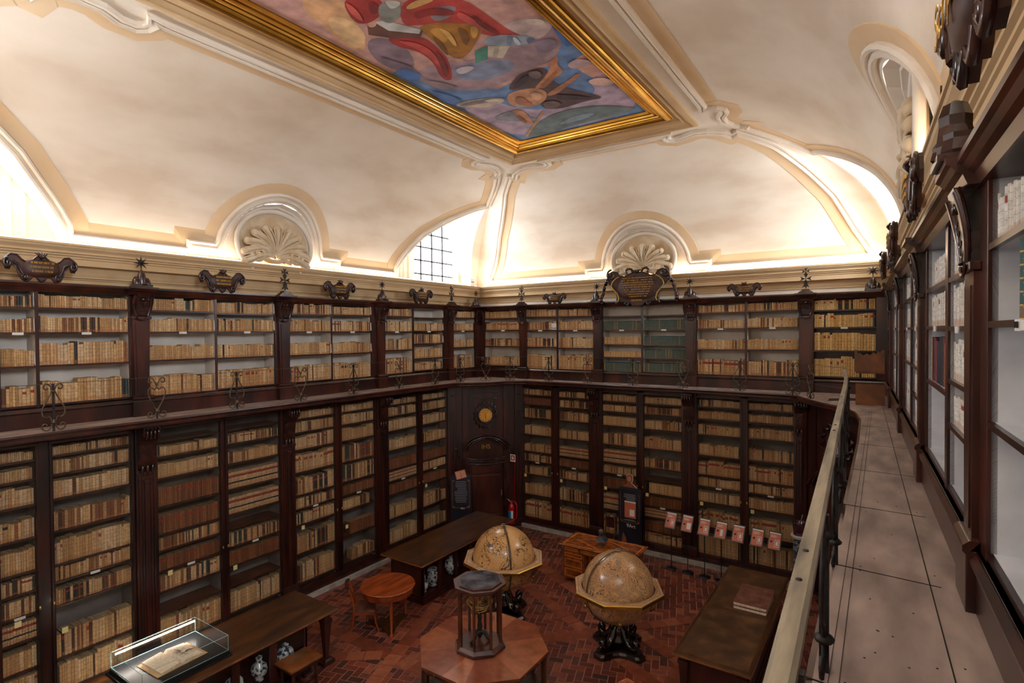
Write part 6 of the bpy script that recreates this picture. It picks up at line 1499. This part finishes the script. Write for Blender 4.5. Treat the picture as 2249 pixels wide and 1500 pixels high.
# inlaid desk
dk_ = thing('inlaid_desk', 'walnut kneehole desk with bright inlaid stringing and many small drawers', 'desk', (-6.17, 13.45, 0))
dx0, dx1, dy0, dy1 = -7.22, -5.12, 12.93, 13.98
M['desk'] = mat('figured_walnut', '6E3212', 'A0551F', (6, 6, 6), .25, detail=7, coat=.5); M['string'] = mat('boxwood_stringing', 'D0762A', 'E08A36', (8, 8, 8), .35)
mb = MB(); mb.box(dx0, dx1, dy0, dy1, .965, 1.0); mb.build('desktop', M['desk'], dk_, .01)
mb = MB()
def strip(p, q, w_, z=1.0012):
    a = Vector(p); b = Vector(q); n_ = (b-a).normalized(); n_ = Vector((-n_.y, n_.x))*w_/2; mb.prism_xy([(a-n_)[:], (b-n_)[:], (b+n_)[:], (a+n_)[:]], 1.0, z)
for e in (.09,):
    c = [(dx0+e, dy0+e), (dx1-e, dy0+e), (dx1-e, dy1-e), (dx0+e, dy1-e)]
    for i in range(4): strip(c[i], c[(i+1) % 4], .022)
cx_, cy_ = (dx0+dx1)/2, (dy0+dy1)/2
c = [(cx_-.75, cy_), (cx_, cy_-.36), (cx_+.75, cy_), (cx_, cy_+.36)]
for i in range(4): strip(c[i], c[(i+1) % 4], .016)
strip((cx_-.75, cy_), (cx_-.2, cy_+.25), .014); mb.build('inlay_lines', M['string'], dk_)
bx0, bx1, by0, by1 = dx0+.10, dx1-.10, dy0+.08, dy1-.08
mb = MB(); mb.box(bx0, bx0+.60, by0, by1, .10, .965); mb.box(bx1-.60, bx1, by0, by1, .10, .965); mb.box(bx0+.6, bx1-.6, by0+.25, by1, .10, .965); mb.box(bx0+.55, bx1-.55, by0, by1, .80, .965)
for x in (bx0+.06, bx0+.54, bx1-.54, bx1-.06):
    for y in (by0+.06, by1-.06): mb.lathe([(.05, 0), (.055, .04), (.035, .10)], x, y, 10)
mb.build('carcass', M['desk'], dk_, .004)
def drawer(a0, a1, z0, z1, y):
    mb = MB(); mb.box(a0, a1, y-.012, y, z0, z1); o = mb.build('drawer', M['desk'], dk_, .003)
    mb = MB(); e = .022; w_ = .012
    for q in ((a0+e, a1-e, z0+e, z0+e+w_), (a0+e, a1-e, z1-e-w_, z1-e), (a0+e, a0+e+w_, z0+e, z1-e), (a1-e-w_, a1-e, z0+e, z1-e)): mb.box(q[0], q[1], y-.016, y-.011, q[2], q[3])
    mb.build('stringing', M['string'], o)
for xa in (bx0+.03, bx1-.57):
    for z0, z1 in ((.14, .38), (.40, .64), (.66, .80)): drawer(xa, xa+.54, z0, z1, by0)
drawer(bx0+.03, bx0+.45, .83, .94, by0); drawer(bx0+.50, bx1-.50, .83, .94, by0); drawer(bx1-.45, bx1-.03, .83, .94, by0)
drawer(bx0+.65, bx1-.65, .16, .76, by0+.25)
# ornament on the desk
orn = thing('desk_ornament', 'small bronze sphere on a stepped grey stone and gilt foot on the inlaid desk', 'ornament', (-6.2, 13.42, 1.0)); ox, oy = -6.2, 13.42
sq = lambda r: [(ox-r, oy-r), (ox+r, oy-r), (ox+r, oy+r), (ox-r, oy+r)]
mb = MB(); mb.lathe([(.19, 0), (.20, .05), (.17, .08), (.19, .10), (.15, .12)], ox, oy, 8, a0=PI/8, smooth=False); mb.build('foot', M['bronze'], orn)
mb = MB(); mb.prism_xy(sq(.135), .12+1, .17+1, top=sq(.12)); mb.prism_xy(sq(.105), 1.17, 1.20); mb.prism_xy(sq(.08), 1.20, 1.24); mb.build('stone_steps', M['marble_dark'] if 'marble_dark' in M else mat('grey_stone', '3A3F4E', '5C606C', (9, 9, 9), .3), orn)
mb = MB(); mb.lathe([(.02, 0), (.02, .04)], ox, oy, 8, z0=1.24); mb.ball((ox, oy, 1.345), .085, 16); mb.build('sphere', M['bronze'], orn)
# dark red tubular armchair behind the desk
rc = thing('red_folding_chair', 'folding chair with a dark red back half hidden behind the inlaid desk', 'chair', (-6.75, 15.2, 0))
mb = MB(); mb.box(-6.90, -6.66, 15.30, 15.33, .80, 1.12); mb.build('backrest', mat('dark_red_plastic', '2C0A0C', None, rough=.3), rc, .01)
for x in (-6.93, -6.61):
    mb = MB(); mb.tube([(x, 15.34, 1.15), (x, 15.31, .72), (x, 15.1, .45), (x, 14.95, 0)], .014, 6); mb.tube([(x, 15.1, .45), (x, 15.38, 0)], .014, 6); mb.build('leg', M['iron'], rc)
mb = MB(); mb.box(-6.92, -6.62, 15.0, 15.3, .44, .47); mb.build('seat', M['leather'], rc)

# sign stands
def sign(x, y, label, i):
    root = thing('sign_stand', label, 'sign stand', (x, y, 0), 'row of small info stands before the back bookcases')
    mb = MB(); mb.lathe([(.155, 0), (.155, .02), (.12, .04), (.02, .05)], x, y, 28); mb.build('base', M['black'], root)
    mb = MB(); mb.tube([(x, y, .04), (x, y, 1.22)], .013, 8); mb.tube([(x, y, 1.22), (x, y-.02, 1.36)], .01, 6); mb.build('pole', M['black'], root)
    a = .50; fr = frame_at(x, y-.03, -.10); c, s_ = math.cos(a), math.sin(a)
    def T(u, w_, d=0): return (u, w_*s_+d*c, 1.37+w_*c+d*-s_)
    def quad(mb, u0, u1, w0, w1, d, m=0): mb.add([T(u0, w0, d), T(u1, w0, d), T(u1, w1, d), T(u0, w1, d)], [(0, 1, 2, 3)], m)
    mb = MB(fr); v = [T(-.155, -.23, .012), T(.155, -.23, .012), T(.155, .23, .012), T(-.155, .23, .012), T(-.155, -.23, -.01), T(.155, -.23, -.01), T(.155, .23, -.01), T(-.155, .23, -.01)]
    mb.add(v, [(0, 1, 2, 3), (4, 5, 6, 7), (0, 1, 5, 4), (1, 2, 6, 5), (2, 3, 7, 6), (3, 0, 4, 7)]); fm = mb.build('frame', M['black'], root)
    mb = MB(fr); quad(mb, -.132, .132, -.205, .17, -.0125); mb.build('orange_sheet', M['sheet'], fm)
    mb = MB(fr); quad(mb, -.132, .132, .17, .20, -.0125)
    for k in range(3): quad(mb, -.10, .02+.03*((i+k) % 2), .125-.022*k, .133-.022*k, -.0135)
    if i in (1, 3): quad(mb, .0 if i == 1 else -.01, .11 if i == 1 else .06, -.15, .02, -.0135)
    else:
        q = (-.0, .11, -.15, .03)
        for w_ in ((q[0], q[1], q[2], q[2]+.012), (q[0], q[1], q[3]-.012, q[3]), (q[0], q[0]+.01, q[2], q[3]), (q[1]-.01, q[1], q[2], q[3]), (q[0]+.03, q[1]-.03, q[2]+.04, q[3]-.04)): quad(mb, *w_, -.0135)
    mb.build('white_print', M['label'], fm)
    mb = MB(fr); n = 14; cc = (-.075, -.03); mb.add([T(cc[0]+.028*math.cos(2*PI*k/n), cc[1]+.028*math.sin(2*PI*k/n), -.0138) for k in range(n)], [tuple(range(n))]); mb.build('dark_dot', M['ink'], fm)
M['sheet'] = mat('orange_sheet', 'C46A48', 'B75E42', (3, 3, 3), .5)
for i, x in enumerate((-4.93, -4.47, -4.01, -3.57, -3.13, -2.67, -2.26)):
    nth7 = ['leftmost', 'second from left', 'third from left', 'middle', 'third from right', 'second from right', 'rightmost'][i]
    sign(x, 15.28-.02*i, 'black stand with a small orange sheet, %s of seven' % nth7, i)

# totem displays
M['navy'] = mat('navy_board', '14141F', '1C1C2A', (2, 2, 2), .45); M['copper'] = mat('copper_print', '7E4528', '96583A', (8, 8, 8), .5); M['greyprint'] = mat('grey_print', '8D8A92', None, rough=.6)
def totem(fr, cx, w, z0, z1, label, kind):
    root = thing('info_totem', label, 'display board', fr.P(cx, 0, z0), 'navy exhibition totems')
    mb = MB(fr); mb.box(cx-w, cx+w, 0, .07, z0, z1); mb.box(cx-w+.05, cx+w-.05, .01, .06, z1, z1+.05); mb.build('board', M['navy'], root, .004)
    e = .06; mb = MB(fr); zt, zb = z1-.10, z1-.98
    for q in ((cx-w+e, cx-w+e+.012, zb, zt), (cx+w-e-.012, cx+w-e, zb, zt), (cx-w+e+.06, cx+w-e-.06, zb-.03, zb-.018)): mb.box(q[0], q[1], -.004, 0, q[2], q[3])
    for q in (-1, 1):
        mb.prism_sz([(cx+q*(w-e), zb+.08), (cx+q*(w-e), zb-.02), (cx+q*(w-e-.10), zb-.02)], -.004, 0)
        if kind == 'book': mb.prism_sz([(cx+q*(w-e), zt-.10), (cx+q*(w-e), zt), (cx+q*(w-e-.08), zt)], -.004, 0)
    mb.prism_sz([(cx-w+.08, z0+.05), (cx-.05, z0+.05), (cx-.12, z0+.45), (cx-w+.14, z0+.62)], -.002, 0, 0); mb.build('copper_border', M['copper'], root)
    mb = MB(fr)
    rnd = random.Random(4); zz = z1-.15
    rows = 5 if kind == 'man' else 13
    for k in range(rows):
        hw = w*.62*rnd.uniform(.75, 1); off = .06 if kind == 'man' and k > 2 or (kind == 'book' and 3 < k < 6) else 0
        mb.box(cx-hw+off, cx+hw, -.004, 0, zz-.014, zz); zz -= .042 if kind == 'man' else .055
    if kind == 'man': mb.box(cx-w*.55, cx+w*.55, -.004, 0, z1-.95, z1-.935); mb.box(cx-w*.4, cx+w*.4, -.004, 0, z1-.92, z1-.91)
    mb.build('printed_text', M['greyprint'], root)
    if kind == 'man':
        mb = MB(fr); mb.box(cx-.16, cx+.19, -.005, 0, z1-.86, z1-.40); mb.build('orange_sheet', M['sheet'], root)
        mb = MB(fr); mb.box(cx-.16, cx+.19, -.007, -.004, z1-.40, z1-.36); mb.box(cx+.0, cx+.15, -.007, -.004, z1-.80, z1-.60); mb.build('white_band', M['label'], root)
        # bust cut-out above the board
        sil = [(-.22, 0), (-.18, .10), (-.10, .15), (-.07, .20), (-.11, .27), (-.115, .36), (-.07, .43), (0, .455), (.07, .43), (.105, .35), (.09, .25), (.05, .19), (.11, .15), (.20, .08), (.27, .0)]
        mb = MB(fr); mb.prism_sz([(cx+a, z1+b) for a, b in sil], .02, .05); bo = mb.build('bust_cutout', M['copper'], root)
        mb = MB(fr); mb.lathe([(.001, .22), (.05, .24), (.062, .30), (.055, .36), (.001, .40)], cx-.015, .02, 12, z0=z1) if 0 else mb.add([(cx-.015+.058*math.cos(2*PI*k/18), .017, z1+.305+.082*math.sin(2*PI*k/18)) for k in range(18)], [tuple(range(18))]); mb.build('printed_face', mat('printed_skin', 'B77A58', None, rough=.6), bo)
        mb = MB(fr)
        for a, b, r in ((-.038, .32, .007), (.008, .32, .007), (-.015, .265, .012)): mb.box(cx+a-r, cx+a+r, .014, .016, z1+b-.004, z1+b+.004)
        mb.tube([(cx-.015, .014, z1+.315), (cx-.02, .012, z1+.287)], .003, 4); mb.build('printed_features', M['inkbrown'], bo)
        mb = MB(fr); mb.tube([(cx+a, .018, z1+b) for a, b in sil[5:]], .007, 5); mb.build('white_outline', M['label'], bo)
        text('9Art', .15, fr.P(cx+.04, -.006, z1-1.10), PI/2, math.atan2(fr.u[1], fr.u[0]), M['white'], root)
    else:
        mb = MB(fr); f = lambda a, b: (cx+a*math.cos(.26)-b*math.sin(.26), z1+.08+a*math.sin(.26)+b*math.cos(.26))
        mb.prism_sz([f(-.17, -.13), f(.17, -.13), f(.17, .13), f(-.17, .13)], -.035, -.02); bo = mb.build('book_picture', M['sheet'], root)
        mb = MB(fr); mb.prism_sz([f(-.15, -.115), f(-.01, -.115), f(-.01, .11), f(-.15, .11)], -.038, -.035); mb.prism_sz([f(.01, -.115), f(.15, -.115), f(.15, .11), f(.01, .11)], -.038, -.035); mb.build('printed_pages', mat('peach_page', 'D09A80', 'C88C72', (9, 9, 9), .6), bo)
        text('Art', .09, fr.P(cx+.05, -.006, z1-1.02), PI/2, math.atan2(fr.u[1], fr.u[0]), M['white'], root)
totem(Fr((0, 15.66), (1, 0), (0, 1)), -6.31, .36, .0, 1.93, 'dark navy exhibition totem with a bust portrait cut-out behind the inlaid desk', 'man')
fl = frame_at(-11.30, 13.82, .62); totem(fl, 0, .34, .0, 2.02, 'dark navy exhibition totem topped by an open-book picture beside the corner door', 'book')
# fire extinguisher, its sign and its floor line
ex, ey = -10.28, 15.22
fe = thing('fire_extinguisher', 'red fire extinguisher with a blue and white label beside the corner door', 'fire extinguisher', (ex, ey, 0))
mb = MB(); mb.lathe([(.09, .30), (.105, .33), (.105, .82), (.095, .90), (.05, .95), (.035, .97), (.035, 1.02)], ex, ey, 24); mb.build('cylinder', M['red'], fe)
mb = MB(); v = []; n = 12
for k in range(n+1):
    a = -2.45+1.9*k/n; v += [(ex+.107*math.cos(a), ey+.107*math.sin(a), .42), (ex+.107*math.cos(a), ey+.107*math.sin(a), .74)]
mb.add(v, [(2*k, 2*k+2, 2*k+3, 2*k+1) for k in range(n)], smooth=True); mb.build('white_label', M['label'], fe)
mb = MB(); v = []
for k in range(n+1):
    a = -2.40+1.25*k/n; v += [(ex+.109*math.cos(a), ey+.109*math.sin(a), .47), (ex+.109*math.cos(a), ey+.109*math.sin(a), .735)]
mb.add(v, [(2*k, 2*k+2, 2*k+3, 2*k+1) for k in range(n)], smooth=True); mb.build('blue_label', M['blue'], fe)
mb = MB(); mb.box(ex-.03, ex+.10, ey-.02, ey+.02, 1.02, 1.06); mb.tube([(ex-.02, ey-.03, 1.02), (ex-.12, ey-.05, 1.10)], .012, 6); mb.build('valve_lever', M['silver'], fe)
mb = MB(); mb.tube([(ex+.05, ey, 1.02), (ex+.16, ey-.02, 1.04), (ex+.22, ey-.02, .92), (ex+.22, ey-.02, .60), (ex+.18, ey-.02, .50), (ex+.12, ey-.02, .48)], .024, 8); mb.build('hose', M['red'], fe)
mb = MB(); mb.tube([(ex-.02, ey+.0, .30), (ex-.02, ey+.0, .03)], .014, 6); mb.tube([(ex-.02+.16*math.cos(a), ey-.12+.16*math.sin(a), .02) for a in [i*PI/8 for i in range(16)]], .012, 5, closed=True); mb.tube([(ex+.06, ey+.09, 1.0), (ex+.07, ey+.10, 2.35)], .008, 5); mb.build('red_stand_pole', M['red'], fe)
fs = thing('fire_sign', 'small white and red fire extinguisher sign on a thin red pole by the corner door', 'sign', (ex-.02, ey+.1, 2.35))
mb = MB(); mb.box(ex-.10, ex+.10, ey+.09, ey+.10, 2.34, 2.58); mb.build('plate', M['white'], fs)
mb = MB(); mb.box(ex-.075, ex+.075, ey+.086, ey+.09, 2.38, 2.555); mb.build('red_panel', M['red'], fs)
mb = MB(); mb.box(ex-.005, ex+.035, ey+.082, ey+.086, 2.41, 2.50); mb.box(ex-.005+.01, ex+.025, ey+.082, ey+.086, 2.50, 2.525); mb.tube([(ex-.03, ey+.084, 2.42), (ex-.035, ey+.084, 2.50), (ex-.01, ey+.084, 2.52)], .006, 5); mb.build('extinguisher_symbol', M['white'], fs)
# column with the purple mortar
cp = thing('marble_column', 'short speckled dark marble column with a white capital, beside the foreground handrail', 'column', (-1.72, 15.2, 0)); px_, py_ = -1.72, 15.2
mb = MB(); mb.lathe([(.22, 0), (.22, .06), (.18, .10), (.19, .14), (.145, .18)], px_, py_, 24); mb.lathe([(.13, 0), (.15, .03), (.185, .05), (.185, .09)], px_, py_, 24, z0=1.52); mb.build('base_and_capital', mat('white_marble', 'B9B3AE', 'D6D0CA', (5, 5, 5), .35), cp)
mb = MB(); mb.lathe([(.145, .18), (.14, .9), (.13, 1.52)], px_, py_, 28); mb.build('shaft', M['stone_blk'], cp)
mo = thing('purple_mortar', 'dark purple mortar with a metal pestle standing on the marble column', 'mortar', (px_, py_, 1.61))
mb = MB(); mb.lathe([(.13, 0), (.135, .03), (.12, .05), (.135, .10), (.16, .28), (.165, .32), (.155, .33), (.14, .30), (.11, .12), (.05, .08)], px_, py_, 28, z0=1.61); mb.build('bowl', M['pot'], mo)
mb = MB(); mb.tube([(px_-.03, py_, 1.72), (px_+.08, py_, 2.12)], .013, 8); mb.build('pestle', M['silver'], mo)
# wall box with two holes on the cornice ledge, and a small glass
sb = thing('white_sensor_box', 'white box with two dark round holes on the cornice in the far left corner', 'box', (-12.28, 15.9, 8.34))
mb = MB(); mb.box(-12.42, -12.36, 15.78, 16.02, 8.345, 8.62); mb.build('case', M['white'], sb, .004)
mb = MB(); frs = Fr((-12.36, 0), (0, 1), (-1, 0)); 
for y in (15.86, 15.94): disc_ = [(-12.357, y+.026*math.cos(2*PI*i/14), 8.49+.026*math.sin(2*PI*i/14)) for i in range(14)]; mb.add(disc_, [tuple(range(14))])
mb.build('round_holes', M['ink'], sb)
# paper slips hanging at the shelf uprights of the left upper cases
random.seed(5)
for k in ('U0', 'U2', 'U3', 'U4', 'U5', 'U7', 'U8'):
    a, b, rows = COLS[k]; 
    for z, h, t in [r[:3] for r in rows][0:3:1]:
        if random.random() < .8:
            mb = MB(FU_L); s = b-.015; zz = z+.02; mb.prism_dz([(-.03, zz), (.035, zz+.01), (.03, zz+.22), (-.01, zz+.23)], s-.004, s); o = mb.build('paper_slip', M['label']); 
            tag(o, 'white paper slip beside the books, %s, %s' % ({'U0': 'nearest left bay', 'U2': 'second left bay, middle', 'U3': 'second left bay, right end', 'U4': 'third left bay, middle', 'U5': 'third left bay, right end', 'U7': 'fourth left bay, right end', 'U8': 'fifth left bay'}[k], {0: 'top shelf', 1: 'second shelf from the top', 2: 'third shelf from the top'}[[r[0] for r in rows].index(z)]), 'paper slip', 'paper slips at the shelf uprights')
mb = MB(FU_B); mb.box(-9.28, -9.09, .02, .03, 6.735, 6.95); o = mb.build('shelf_card', M['label']); tag(o, 'white card lettered Scab before the books of the back gallery', 'card')
text('Scab', .10, FU_B.P(-9.185, .017, 6.79), PI/2, 0, M['ink'], o)
o = MB(FU_R); o.box(3.12, 3.22, -.005, 0, 6.64, 6.69); o = o.build('shelf_number_card', M['label']); tag(o, 'white numbered card on the shelf edge under the green books at the right picture edge', 'card')
text('XLIII', .04, FU_R.P(3.17, -.009, 6.665), PI/2, -PI/2, M['ink'], o)
